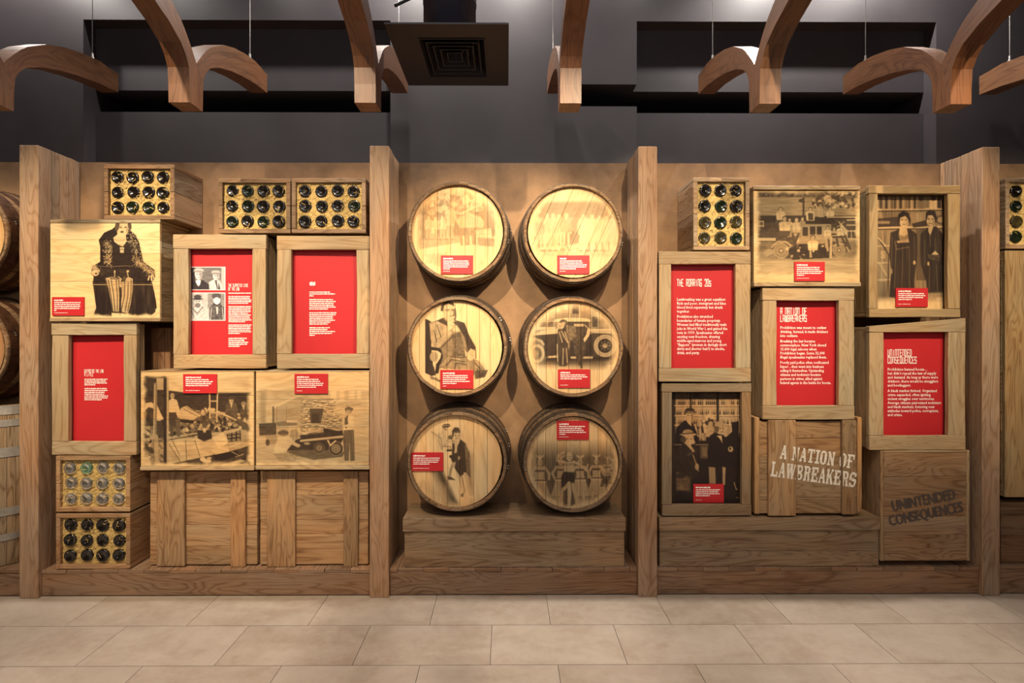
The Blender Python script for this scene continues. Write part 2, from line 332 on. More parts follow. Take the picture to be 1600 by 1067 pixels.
# ---- flat prints: a tiny raster painter (ink density 0..1) -------------------------------
class Print:
    S = 2.6                                        # samples per unit of 1/1600 picture width
    def __init__(s, box, k, seed=1):               # box in the print's own drawing units, k units per sample unit
        s.x0, s.y0, s.x1, s.y1 = box; s.f = s.S / k
        s.W = int((s.x1 - s.x0) * s.f); s.H = int((s.y1 - s.y0) * s.f)
        s.D = np.zeros((s.H, s.W), np.float32); s.r = np.random.default_rng(seed)
    def T(s, pts):
        if isinstance(pts, str): pts = [tuple(float(v) for v in p.split(',')) for p in pts.split()]
        return [((x - s.x0) * s.f, (y - s.y0) * s.f) for x, y in pts]
    def win(s, xa, ya, xb, yb):
        xa, ya, xb, yb = max(0, int(xa)), max(0, int(ya)), min(s.W, int(xb) + 1), min(s.H, int(yb) + 1)
        if xb <= xa or yb <= ya: return None
        Y, X = np.mgrid[ya:yb, xa:xb].astype(np.float32)
        return (slice(ya, yb), slice(xa, xb)), X + .5, Y + .5
    def put(s, sl, m, t):
        s.D[sl] = s.D[sl] * (1 - m) + t * m
    def noise(s, shape, c, cy=None):
        cy = cy or c
        return .62 * s.noise1(shape, c, cy) + .38 * s.noise1(shape, max(1.1, c * .47), max(1.1, cy * .47))
    def noise1(s, shape, c, cy=None):
        cy = cy or c
        h, w = shape; gh, gw = int(h / cy) + 3, int(w / c) + 3
        g = s.r.random((gh, gw), dtype=np.float32)
        y = np.arange(h) / cy; x = np.arange(w) / c
        iy, ix = y.astype(int), x.astype(int); fy, fx = (y - iy)[:, None], (x - ix)[None]
        fy = fy * fy * (3 - 2 * fy); fx = fx * fx * (3 - 2 * fx)
        a = g[iy][:, ix]; b = g[iy][:, ix + 1]; c_ = g[iy + 1][:, ix]; d = g[iy + 1][:, ix + 1]
        return (a * (1 - fx) + b * fx) * (1 - fy) + (c_ * (1 - fx) + d * fx) * fy
    def E(s, x, y, rx, ry, t, rot=0, soft=1.2, o=1):
        (x, y), = s.T([(x, y)]); rx *= s.f; ry *= s.f; R = max(rx, ry) + soft + 1
        w = s.win(x - R, y - R, x + R, y + R)
        if w is None: return s
        sl, X, Y = w; a = np.radians(rot); c, sn = np.cos(a), np.sin(a)
        u = (X - x) * c + (Y - y) * sn; v = -(X - x) * sn + (Y - y) * c
        d = (1 - np.sqrt((u / rx) ** 2 + (v / ry) ** 2)) * min(rx, ry)
        s.put(sl, np.clip(.5 + d / soft / 2, 0, 1) * o, t); return s
    def mask(s, pts, soft):
        p = np.array(s.T(pts), np.float32); m = soft + 1
        w = s.win(p[:, 0].min() - m, p[:, 1].min() - m, p[:, 0].max() + m, p[:, 1].max() + m)
        if w is None: return None
        sl, X, Y = w; ins = np.zeros(X.shape, bool); dd = np.full(X.shape, 1e9, np.float32)
        for (ax, ay), (bx, by) in zip(p, np.roll(p, -1, 0)):
            cr = (ay > Y) != (by > Y)
            if by != ay: ins ^= cr & (X < (bx - ax) * (Y - ay) / (by - ay) + ax)
            L = (bx - ax) ** 2 + (by - ay) ** 2 + 1e-6
            q = np.clip(((X - ax) * (bx - ax) + (Y - ay) * (by - ay)) / L, 0, 1)
            dd = np.minimum(dd, (X - ax - q * (bx - ax)) ** 2 + (Y - ay - q * (by - ay)) ** 2)
        d = np.sqrt(dd) * np.where(ins, 1, -1)
        return sl, np.clip(.5 + d / soft / 2, 0, 1)
    def P(s, pts, t, soft=1.2, n=0, c=6, cy=None, o=1):        # polygon, optional noise n of cell c
        r = s.mask(pts, soft)
        if r is None: return s
        sl, m = r
        tt = t + n * (s.noise(m.shape, max(1.2, c * s.f), max(1.2, (cy or c) * s.f)) - .5) * 2 if n else t
        s.put(sl, m * o, np.clip(tt, 0, 1)); return s
    def R(s, x0, y0, x1, y1, t, **k): return s.P([(x0, y0), (x1, y0), (x1, y1), (x0, y1)], t, **k)
    def L(s, pts, w, t, soft=1.0, o=1):
        p = s.T(pts); w = w * s.f / 2; m = w + soft + 1
        for (ax, ay), (bx, by) in zip(p, p[1:]):
            q = s.win(min(ax, bx) - m, min(ay, by) - m, max(ax, bx) + m, max(ay, by) + m)
            if q is None: continue
            sl, X, Y = q; L = (bx - ax) ** 2 + (by - ay) ** 2 + 1e-6
            u = np.clip(((X - ax) * (bx - ax) + (Y - ay) * (by - ay)) / L, 0, 1)
            d = w - np.hypot(X - ax - u * (bx - ax), Y - ay - u * (by - ay))
            s.put(sl, np.clip(.5 + d / soft / 2, 0, 1) * o, t)
        return s
    def head(s, x, y, r, skin, hair, hat=None, o=1):           # a small printed head: hair, face, features, hat
        s.E(x, y - r * .15, r * 1.05, r * 1.2, hair, o=o).E(x, y + r * .15, r * .78, r * 1.02, skin, o=o)
        for q in (-1, 1): s.E(x + q * r * .33, y - r * .02, r * .17, r * .1, hair * .9, o=o * .8)
        s.L([(x - r * .2, y + r * .6), (x + r * .25, y + r * .6)], r * .14, hair * .8, o=o * .7)
        s.L([(x + r * .05, y), (x + r * .1, y + r * .35)], r * .13, skin + .2, o=o * .6)
        s.E(x + r * .5, y + r * .2, r * .25, r * .7, skin + .22, o=o * .5)
        if hat is not None:
            s.E(x, y - r * .85, r * .95, r * .62, hat, o=o).E(x, y - r * .5, r * 1.45, r * .26, hat, o=o)
    def fig(s, x, y, h, coat, legs, skin, hat=None, hair=.8, arms=1, skirt=0, o=1, lean=0):   # standing figure, feet at y
        r = h * .066; top = y - h; w = h * .12; sh = top + r * 2.6; hip = top + h * .52; l = lean * h
        if skirt: s.P([(x - w * .8 + l*.5, hip), (x + w * .8 + l*.5, hip), (x + w * 1.15, y - h * .2), (x - w * 1.15, y - h * .2)], legs, n=.1, c=h*.03, cy=h*.3, o=o)
        for q in (-1, 1):
            s.L([(x + q * w * .42 + l * .5, hip), (x + q * w * .5, y - h * .25), (x + q * w * .55, y)], w * (.5 if skirt else .72), skin if skirt else legs, o=o)
            s.E(x + q * w * .75, y, w * .55, w * .25, .9, o=o)
        s.P([(x - w * .95 + l, sh), (x - w * .3 + l, sh - r * .7), (x + w * .3 + l, sh - r * .7), (x + w * .95 + l, sh), (x + w * .75 + l*.5, hip + h*.02), (x - w * .75 + l*.5, hip + h*.02)], coat, n=.08, c=h * .04, o=o)
        if arms:
            for q in (-1, 1): s.L([(x + q * w * .95 + l, sh + r * .3), (x + q * w * 1.3 + l*.7, sh + h * .18), (x + q * w * 1.0 + l*.5, hip)], w * .42, coat + .06, o=o).E(x + q * w + l*.5, hip + r * .3, r * .4, r * .5, skin, o=o)
        s.P([(x - r * .4 + l, sh - r), (x + r * .4 + l, sh - r), (x + l, sh + r * 1.1)], skin * .8, o=o)
        s.head(x + l, top + r * 1.2, r, skin, hair, hat, o); return s
    def mul(s, amp, c, cy=None): s.D = np.clip(s.D * (1 + amp * (s.noise(s.D.shape, c * s.f, (cy or c) * s.f) - .5) * 2), 0, 1); return s
    def fade(s, l, t, r, b, w=60):                              # burn the edges of the print away
        X = np.arange(s.W)[None] / s.f; Y = np.arange(s.H)[:, None] / s.f
        nz = (s.noise(s.D.shape, 60 * s.f) - .5) * 40
        m = np.minimum.reduce([(X - l + nz) / w, (s.W / s.f - r - X + nz) / w, (Y - t + nz) / w, (s.H / s.f - b - Y + nz) / w])
        m = np.clip(m, 0, 1); s.D *= m * m * (3 - 2 * m); return s
    def blur(s, n):
        for ax in (0, 1):
            a = np.pad(s.D, [(n, n) if i == ax else (0, 0) for i in (0, 1)], mode='edge'); c = np.cumsum(a, ax, dtype=np.float64)
            c = np.insert(c, 0, 0, ax); k = 2 * n + 1
            s.D = ((c[k:] - c[:-k]) if ax == 0 else (c[:, k:] - c[:, :-k])).astype(np.float32) / k
        return s
    def blotch(s, box, n, r, ts, o=1, asp=1.6):                 # scattered blobs (foliage, rubble)
        x0, y0, x1, y1 = box
        for _ in range(n):
            q = r * s.r.uniform(.5, 1.4)
            s.E(s.r.uniform(x0, x1), s.r.uniform(y0, y1), q * s.r.uniform(1, asp), q, s.r.choice(ts), rot=s.r.uniform(0, 180), o=o)
        return s

def wheel(c, x, y, r, tyre=.85, rim=.3):
    c.E(x, y, r, r, tyre * .5).E(x, y, r * .92, r * .92, tyre).E(x, y, r * .66, r * .66, rim).E(x, y, r * .58, r * .58, tyre * .75)
    for a in range(0, 180, 30):
        q = np.radians(a); c.L([(x - np.cos(q) * r * .58, y - np.sin(q) * r * .58), (x + np.cos(q) * r * .58, y + np.sin(q) * r * .58)], r * .08, rim)
    c.E(x, y, r * .2, r * .2, rim).E(x, y, r * .1, r * .1, tyre)

def print_fur_woman():
    c = Print((20, 55, 1115, 1000), 6.39, 3)
    c.P("690,70 640,115 560,150 505,225 520,290 520,440 440,490 430,560 455,590 445,660 470,760 490,850 520,1000 820,1000 1000,985 1085,900 1060,740 1030,650 1070,590 1060,520 950,440 910,250 870,170 800,110 820,60", .93, n=.05, c=30)
    c.P("445,640 620,620 640,700 650,1000 440,1000 480,900", .9, n=.12, c=25, cy=200)
    c.P("850,640 1040,650 1080,850 1070,940 1000,1000 800,1000", .9, n=.12, c=30, cy=200)
    for _ in range(430):                                     # light flecks in the fur
        u = c.r.random()
        for (ax, ay), (bx, by), w in (((600, 250), (610, 470), 45), ((830, 150), (900, 480), 60), ((900, 440), (1060, 570), 45), ((455, 490), (500, 545), 30)):
            if c.r.random() < .55:
                c.E(ax + (bx - ax) * u + c.r.normal() * w * .55, ay + (by - ay) * u + c.r.normal() * w * .4, 4.6, 2.6, c.r.uniform(.1, .45), rot=c.r.uniform(0, 180)); u = c.r.random()
    c.P("690,90 690,170 650,200 660,240 700,270 745,290 780,240 775,180 800,140 800,90 780,60 700,60", .12)
    c.P("650,205 700,180 775,180 785,235 745,285 700,270", .14).L("660,215 700,235 760,230", 4, .4)
    c.E(745, 100, 55, 75, .13).E(690, 85, 22, 50, .75, rot=10).E(815, 80, 18, 45, .75, rot=-8)
    c.E(725, 98, 14, 6, .75).E(775, 98, 14, 6, .75).L("712,85 740,82", 4, .7).L("762,82 790,86", 4, .7).E(738, 143, 17, 9, .85).L("748,100 752,122", 5, .4).E(790, 125, 12, 40, .35)
    c.P("650,250 700,275 745,292 790,250 835,300 830,480 640,480 640,300", .92, n=.03, c=20)
    c.P("715,295 760,295 755,345 720,345", .2).L("710,290 765,290", 5, .95).L("725,318 750,318", 6, .9).L("720,350 755,350", 6, .2)
    c.L("500,485 640,490 770,480 820,485", 7, .6).P("520,510 820,510 830,580 520,600", .88, n=.08, c=30)
    c.P("570,605 640,590 720,600 735,680 725,760 715,860 705,940 650,945 625,830 600,720", .2, n=.07, c=18, cy=300)
    c.P("735,640 800,590 845,610 850,720 830,840 800,950 745,955 720,900 735,780", .24, n=.07, c=18, cy=300)
    for a, b in ((600, 645), (630, 668), (680, 690), (705, 712)): c.L([(a, 620), ((a + b) / 2 + 6, 780), (b, 930)], 9, .72)
    for a, b in ((765, 750), (800, 790), (830, 815)): c.L([(a, 620), (a - 4, 780), (b - 20, 930)], 9, .7)
    c.L("575,610 610,740 640,940", 6, .9).L("848,620 845,730 815,950", 6, .9).L("722,700 722,990", 14, .9)
    c.E(670, 605, 50, 12, .85).E(665, 540, 8, 14, .15).L("665,550 665,590", 10, .35).E(795, 535, 13, 12, .2).L("790,545 800,590", 12, .4).L("640,605 690,607", 6, .2).L("700,590 730,610 725,640", 8, .2).E(760, 610, 18, 30, .75, rot=20).E(800, 630, 25, 16, .25)
    c.E(465, 555, 34, 26, .1, rot=20).E(480, 557, 12, 9, .8).L("490,575 505,560", 8, .15)
    c.L("1010,585 1000,620", 14, .1).L("1030,580 1035,625", 16, .1).L("1045,575 1062,620", 12, .12)
    c.R(635, 950, 715, 1000, .03).R(722, 955, 805, 1000, .03).L("640,940 700,945", 16, .8).L("735,945 770,955", 14, .8)
    c.L("445,668 1040,668", 7, .3)
    c.fade(-50, -50, -50, 10, 40); return c.D * .95

def print_rum_runners():
    c = Print((30, 80, 1135, 1000), 6.279, 5)
    c.R(30, 80, 1140, 1010, .33, n=.1, c=60)
    c.R(300, 80, 1140, 265, .1, n=.05, c=80, cy=12); c.R(60, 110, 260, 620, .82, n=.1, c=40).R(185, 130, 255, 245, .25)
    c.P("300,250 450,270 780,275 1110,275 1110,480 640,450 300,420", .86, n=.06, c=40, cy=12)
    c.P("300,420 700,470 900,500 1080,640 1000,640 300,700", .62, n=.25, c=16)
    c.R(40, 600, 300, 1000, .45, n=.35, c=22)
    c.P("300,720 640,720 720,720 800,830 700,900 420,950 300,980", .2, n=.1, c=70)
    c.P("320,970 700,890 1010,820 1110,780 1110,1000", .8, n=.1, c=30).P("770,990 1010,925 1060,940 900,1000", .3)
    c.P("740,880 980,840 1000,890 760,960", .93)
    for a in ("310,780 420,950", "330,720 410,880", "470,740 480,930", "560,740 610,900"): c.L(a, 7, .65)
    for y in (800, 850, 900): c.L([(310, y), (640, y - 25)], 4, .45)
    c.blotch((300, 430, 720, 700), 120, 16, [.15, .3, .8, .9, .6]).blotch((720, 520, 1050, 640), 70, 13, [.2, .4, .85, .9])
    c.P("430,420 480,400 620,490 560,530 400,470", .2, n=.1, c=40, cy=8).L("450,430 600,510", 6, .7).L("470,410 640,500", 5, .75)
    c.P("340,440 560,520 550,540 400,530", .2).P("420,530 560,545 540,575 400,560", .9)
    c.L("210,720 580,670", 14, .3).L("300,735 600,685", 8, .85)
    # man with white shirt seen from behind, and man standing in a waistcoat
    c.P("80,375 130,365 190,395 255,530 215,550 185,545 170,430 110,415 70,440", .1).E(200, 580, 22, 34, .8).R(185, 600, 255, 720, .8, n=.1, c=20)
    c.P("305,350 340,325 385,345 410,430 415,490 385,495 375,440 370,465 305,465", .13).P("305,465 375,465 400,540 395,610 340,600 305,560", .8).L("330,600 335,690", 30, .75).L("395,540 400,680", 46, .68)
    c.head(340, 300, 26, .25, .8)
    # young man seated in the middle
    c.P("600,510 640,490 690,500 715,560 690,610 660,625 620,600", .72, n=.12, c=12); c.P("630,505 660,500 655,560", .85)
    c.head(640, 462, 27, .2, .75); c.L("620,590 600,640 650,650", 26, .3).L("700,590 670,640", 24, .3).P("580,640 720,640 730,720 650,750 590,720", .88)
    c.E(655, 640, 16, 24, .15)
    # two men to the right
    c.P("860,400 900,360 960,370 990,440 960,520 900,520 860,470", .72, n=.08, c=14).L("880,490 1060,600", 50, .78).L("960,500 1080,630", 40, .7)
    c.head(917, 345, 28, .25, .85, .8); c.P("905,372 930,372 920,430", .2)
    c.P("1000,440 1040,415 1085,430 1095,520 1050,560 1005,520", .75, n=.08, c=14); c.head(1038, 390, 22, .25, .75, .5); c.E(995, 520, 18, 12, .2).E(1050, 540, 14, 22, .2).P("1025,412 1050,412 1040,450", .25)
    # ladder
    c.L("705,280 708,520", 15, .22).L("782,270 775,560", 15, .22).L("705,355 780,355", 12, .22).L("780,455 960,540", 18, .22).E(738, 440, 24, 18, .2)
    # tipped crate of bottles
    c.P("725,715 840,660 890,760 800,830", .08).P("840,650 1000,615 1025,650 1020,740 890,770", .25).P("870,680 1010,640 1015,740 890,760", .88)
    for y in (672, 705, 742):
        for x in (900, 945, 990): c.E(x, y - (x - 900) * .12, 15, 11, .25).E(x + 2, y - (x - 900) * .12, 8, 6, .75)
    c.P("720,830 880,790 900,850 760,880", .15).L("720,870 1000,770", 12, .15); c.L("920,850 1000,890 1040,870", 5, .15).L("960,900 1030,880", 5, .2)
    c.E(640, 925, 30, 22, .12).E(680, 945, 45, 20, .1).E(700, 915, 25, 14, .2)
    # timber uprights
    c.L("175,190 165,1000", 34, .5).L("170,200 158,720", 12, .2).R(255, 110, 300, 975, .9, n=.05, c=20, cy=200).R(284, 100, 304, 980, .28).L("180,700 190,1000", 40, .3)
    c.E(70, 960, 60, 60, .1).E(80, 720, 30, 12, .2).blotch((50, 620, 140, 920), 30, 18, [.15, .3, .8])
    c.fade(15, 8, 22, 12, 50); return c.blur(1).D * .92

def print_lumber_truck():
    c = Print((30, 70, 1145, 990), 6.279, 7)
    c.R(30, 70, 1150, 1000, .08); c.P("30,250 1150,250 1150,1000 30,1000", .22, n=.05, c=120, cy=14); c.P("30,760 1150,700 1150,1000 30,1000", .28, n=.06, c=120, cy=10)
    c.R(70, 250, 130, 700, .4, soft=8).R(130, 400, 200, 560, .2)
    for x, y, w, h in ((760, 250, 60, 90), (850, 220, 50, 130), (940, 240, 60, 100), (1020, 230, 40, 110)): c.R(x, y, x + w, y + h, .1, soft=4)
    c.R(780, 370, 1130, 410, .3, n=.12, c=25).L("780,430 1140,425", 10, .1)
    c.P("195,410 440,300 500,320 470,600 200,560", .34, n=.05, c=60, cy=14).P("195,405 440,290 500,310 440,315 200,430", .15).L("200,415 200,580", 18, .7)
    for y in range(440, 560, 22): c.L([(210, y), (455, y - 10)], 3, .5)
    for x in (235, 330): c.L([(x, 400), (x, 560)], 4, .6)
    c.P("235,560 430,540 435,590 235,610", .6).P("60,575 230,565 230,685 65,690", .82, n=.06, c=30).R(235, 600, 350, 690, .3)
    c.P("125,690 235,680 240,770 140,785", .4).E(145, 760, 20, 32, .8).R(330, 540, 440, 565, .2)
    c.P("470,345 790,330 790,470 870,480 880,640 690,620 690,690 470,700", .45)
    for _ in range(330):                                     # stacked board ends
        x, y = c.r.uniform(465, 780), c.r.uniform(345, 700)
        if y > 610 and x > 670: continue
        c.R(x, y, x + c.r.uniform(25, 50), y + 13, c.r.choice([.12, .18, .25, .35])); c.L([(x, y + 15), (x + 40, y + 15)], 5, .75)
    for _ in range(90):
        x, y = c.r.uniform(690, 850), c.r.uniform(480, 620); c.R(x, y, x + 32, y + 11, c.r.choice([.12, .2, .3])); c.L([(x, y + 13), (x + 30, y + 13)], 5, .75)
    c.P("555,425 695,425 665,575 565,570", .8).R(580, 480, 650, 565, .88).L("555,422 700,422", 9, .2)
    c.P("690,620 860,650 850,690 700,690", .93); c.P("460,690 880,640 890,720 820,840 500,840 330,840 350,820", .9, n=.05, c=30)
    c.P("320,850 480,830 900,850 880,900 600,930 430,890", .72, n=.1, c=60, cy=8)
    c.L("470,745 880,705", 20, .3).L("470,738 880,697", 7, .12)
    wheel(c, 650, 815, 52, .92, .5); wheel(c, 815, 820, 70, .92, .45)
    c.E(530, 770, 30, 12, .35).L("735,740 760,790 810,745", 14, .12)
    # man standing at the right
    c.P("890,640 990,635 1000,940 955,945 945,760 940,940 900,940 885,740", .72, n=.1, c=14, cy=120)
    c.P("900,520 950,485 990,500 990,620 890,640 885,590 930,600", .12).L("930,500 910,560 915,620", 12, .7).L("985,520 970,600 885,590", 22, .14).P("900,520 925,500 935,580 900,590", .75)
    c.head(938, 450, 30, .3, .75); c.P("900,425 940,410 985,425 980,445 905,440", .7).E(885, 590, 14, 10, .25)
    # man crouching
    c.P("265,690 330,680 380,740 330,850 215,865 205,840 220,780", .16, n=.04, c=30).L("345,740 440,790", 34, .22).E(445, 790, 20, 16, .25)
    c.P("205,870 330,860 440,890 460,910 380,960 260,950", .4, n=.12, c=30).L("430,910 520,915", 18, .35).E(300, 665, 50, 32, .55).P("240,660 300,640 350,655 350,680 250,680", .75)
    c.P("370,640 430,620 470,720 400,740 360,700", .4, n=.15, c=10, cy=60)
    c.fade(-40, -60, -40, -10, 70); return c.blur(1).D * .86

def print_mugshots(which):
    if which == 0:
        c = Print((62, 218, 398, 435), 5.925, 9); c.R(60, 215, 400, 440, .6, n=.1, c=60, cy=14).R(60, 215, 120, 440, .85)
        c.R(360, 220, 400, 440, .3)
        c.P("70,430 80,370 125,345 190,340 255,390 260,440 70,440", .88, n=.05, c=20); c.P("122,350 150,335 172,345 165,380 150,400 135,380", .03)
        c.E(150, 285, 34, 50, .12).E(172, 290, 14, 40, .4).E(152, 252, 46, 20, .25).E(150, 262, 50, 10, .45).E(138, 288, 9, 4, .7).E(163, 288, 8, 4, .7).L("142,318 162,318", 4, .6)
        c.P("245,360 300,330 350,345 375,440 250,440", .2, n=.18, c=16); c.P("300,340 330,340 355,440 325,440", .85).P("318,345 335,345 330,430", .1)
        c.E(312, 300, 30, 42, .15).E(330, 305, 12, 32, .35).E(310, 268, 42, 17, .3).E(310, 280, 44, 9, .5).E(303, 300, 8, 4, .7).E(325, 300, 8, 4, .7).L("305,325 322,325", 4, .6)
        b = (62, 218, 398, 435)
    else:
        c = Print((60, 457, 398, 717), 5.925, 11); c.R(60, 455, 400, 720, .3, n=.12, c=50).R(235, 455, 400, 600, .5, n=.1, c=40, cy=12)
        c.P("65,600 110,570 190,565 240,620 245,720 65,720", .22, n=.2, c=14).L("80,590 140,650 190,590", 14, .5).L("75,610 110,680", 8, .6)
        c.E(145, 545, 34, 45, .2).E(143, 575, 26, 22, .6).E(142, 497, 34, 20, .8).E(142, 517, 46, 9, .85).E(132, 538, 8, 5, .7).E(158, 538, 8, 5, .7)
        c.P("250,720 250,600 285,560 350,560 385,600 390,720", .72, n=.22, c=12); c.E(318, 528, 32, 38, .08).E(316, 490, 42, 30, .75).E(318, 528, 26, 27, .07).E(308, 528, 5, 4, .4).E(328, 528, 5, 4, .4).P("285,545 320,580 355,545 350,575 290,575", .85)
        c.P("310,590 330,590 330,650 318,660", .2).L("270,600 260,720", 7, .3).L("370,600 380,720", 7, .3)
        b = (60, 457, 398, 717)
    k = 7; x0, y0, x1, y1 = b
    for q in ((x0, y0, x1, y0 + k), (x0, y1 - k, x1, y1), (x0, y0, x0 + k, y1), (x1 - k, y0, x1, y1)): c.R(*q, .0)
    return c.D

def disc(cx, cy, r): return (cx - r, cy - r, cx + r, cy + r)
def rim(c, cx, cy, r, w):                                     # round print fading towards the rim
    Y, X = np.mgrid[0:c.H, 0:c.W]; q = np.hypot(X / c.f + c.x0 - cx, Y / c.f + c.y0 - cy)
    m = np.clip((r - q + (c.noise(c.D.shape, 50 * c.f) - .5) * 40) / w, 0, 1); c.D *= m * m * (3 - 2 * m); return c

def print_street_crowd():
    cx, cy, r = 528, 515, 452; c = Print(disc(cx, cy, r), 6.276, 13)
    c.R(70, 60, 990, 980, .12).P("140,180 800,120 900,200 900,560 140,600", .8, n=.15, c=40)
    c.blotch((250, 90, 780, 330), 190, 20, [.1, .3, .7, .8, .15, .5], asp=2.2)
    c.P("120,600 550,550 560,640 130,720", .55, n=.1, c=60, cy=10).P("140,690 560,620 560,660 180,730", .08).P("150,740 420,720 420,860 220,860", .4, n=.15, c=60)
    for x, h in ((250, 230), (315, 220), (385, 230), (455, 300), (290, 130), (160, 100)): c.fig(x, 590, h, .25, .45, .1, hair=.6)
    c.P("520,420 560,360 680,340 760,370 800,430 780,480 560,480", .3, n=.1, c=30).P("550,480 740,470 740,640 560,650", .75, n=.2, c=25)
    c.L("560,340 760,250", 20, .15).L("640,330 720,390", 14, .2).L("490,300 530,420", 18, .2)
    c.R(790, 300, 880, 480, .75).P("700,500 860,480 870,570 720,570", .15).P("730,570 900,580 890,660 740,650", .72, n=.1, c=20)
    for y in (510, 540): c.L([(720, y), (860, y - 10)], 4, .5)
    for x in (590, 660, 720): c.L([(x, 560), (x + 5, 650)], 18, .2)
    c.P("560,660 900,690 880,800 620,740", .1, n=.1, c=20)
    rim(c, cx, cy, r - 20, 90); return c.blur(2).D * .46

def print_bathing_line():
    cx, cy, r = 545, 515, 452; c = Print(disc(cx, cy, r), 6.276, 15)
    c.P("170,220 960,220 960,390 170,390", .72, soft=8, n=.08, c=60, cy=14).R(150, 380, 620, 660, .35, n=.1, c=50).R(600, 390, 960, 640, .15)
    c.P("390,500 610,500 610,640 370,650", .8).P("520,380 600,380 610,520 540,520", .6).R(180, 590, 250, 670, .7, soft=5)
    for x, h, t in ((280, 370, .2), (340, 370, .25), (400, 360, .3), (200, 330, .45)): c.fig(x, 700, h, t, t, .12, hair=.5, skirt=1, o=.9)
    c.fig(470, 690, 360, .5, .75, .12, hair=.4, skirt=1, o=.95)
    for x, h in ((640, 360), (720, 360), (795, 345), (860, 345)): c.fig(x, 700, h, .12, .12, .15, hair=.55, skirt=1, arms=1)
    for x in (690, 760, 820, 885): c.L([(x, 620), (x + 5, 700)], 14, .6)
    c.blotch((380, 640, 640, 700), 26, 10, [.05, .2, .5], asp=3); c.P("180,710 900,705 800,760 300,760", .25, soft=8)
    rim(c, cx, cy, r - 20, 80); return c.blur(2).D * .46

def print_seated_man():
    cx, cy, r = 518, 545, 455; c = Print(disc(cx, cy, r), 6.276, 17)
    c.P("215,270 245,280 275,300 275,560 290,700 285,830 215,800", .9)
    c.L("270,560 340,565 390,600 380,660 340,720 330,790", 34, .9).E(300, 640, 40, 50, .3).P("270,680 300,740 320,820 270,830 240,790", .85)
    c.P("255,310 340,280 400,255 520,285 600,310 640,420 700,520 710,580 620,600 600,560 500,640 410,740 350,760 390,640 370,560 300,540 270,480", .5, n=.12, c=30)
    c.P("260,320 330,290 420,330 480,410 430,470 350,555 290,545 270,470", .3, n=.14, c=26).P("330,290 385,262 440,310 430,340", .82).P("520,285 600,310 640,420 710,560 640,600 600,450 540,350", .85, n=.06, c=20)
    c.P("470,420 560,400 600,560 610,640 480,640 490,540", .62, n=.16, c=16)
    for a in ("330,330 370,450", "300,380 330,500", "360,560 500,430"): c.L(a, 8, .78)
    c.P("440,640 620,640 740,680 820,790 790,840 700,860 690,770 400,760 350,740", .42, n=.16, c=40)
    for a in ("420,730 470,670 600,690", "500,760 520,700 620,720", "470,640 560,650 650,640", "700,700 780,790", "720,760 760,830"): c.L(a, 9, .78)
    c.P("700,780 830,770 800,840 710,860", .75, n=.1, c=16); c.R(415, 770, 560, 800, .35)
    c.P("620,620 660,560 700,580 705,660 660,680 620,660", .14).L("640,600 690,640", 4, .5).L("705,540 712,660", 8, .85).L("690,660 690,820", 7, .7)
    c.P("385,175 400,120 450,105 500,130 520,190 515,260 480,290 430,290 395,240", .16).P("365,190 375,130 430,95 490,110 505,150 440,120 400,140 390,200", .8)
    c.E(505, 230, 16, 60, .6).L("410,182 455,178", 7, .75).L("470,180 508,178", 7, .8).E(435, 188, 16, 9, .5).E(490, 188, 14, 9, .6).L("465,190 468,222", 6, .5).L("455,245 490,238", 7, .75)
    c.P("430,300 470,270 500,290 520,340 470,380 440,380", .12).L("470,290 500,250", 13, .12).L("460,290 490,262", 3, .6).P("470,370 520,330 560,390 500,400", .15).L("470,380 510,330", 5, .7).L("470,340 510,320", 4, .6)
    c.L("490,430 370,555", 8, .8); c.P("480,300 540,300 560,360", .8)
    c.L("290,850 360,880", 20, .6).P("260,830 340,850 330,870 270,860", .5); c.L("300,270 320,160", 5, .45).L("325,260 335,150", 4, .4)
    return c.blur(1).D * .9

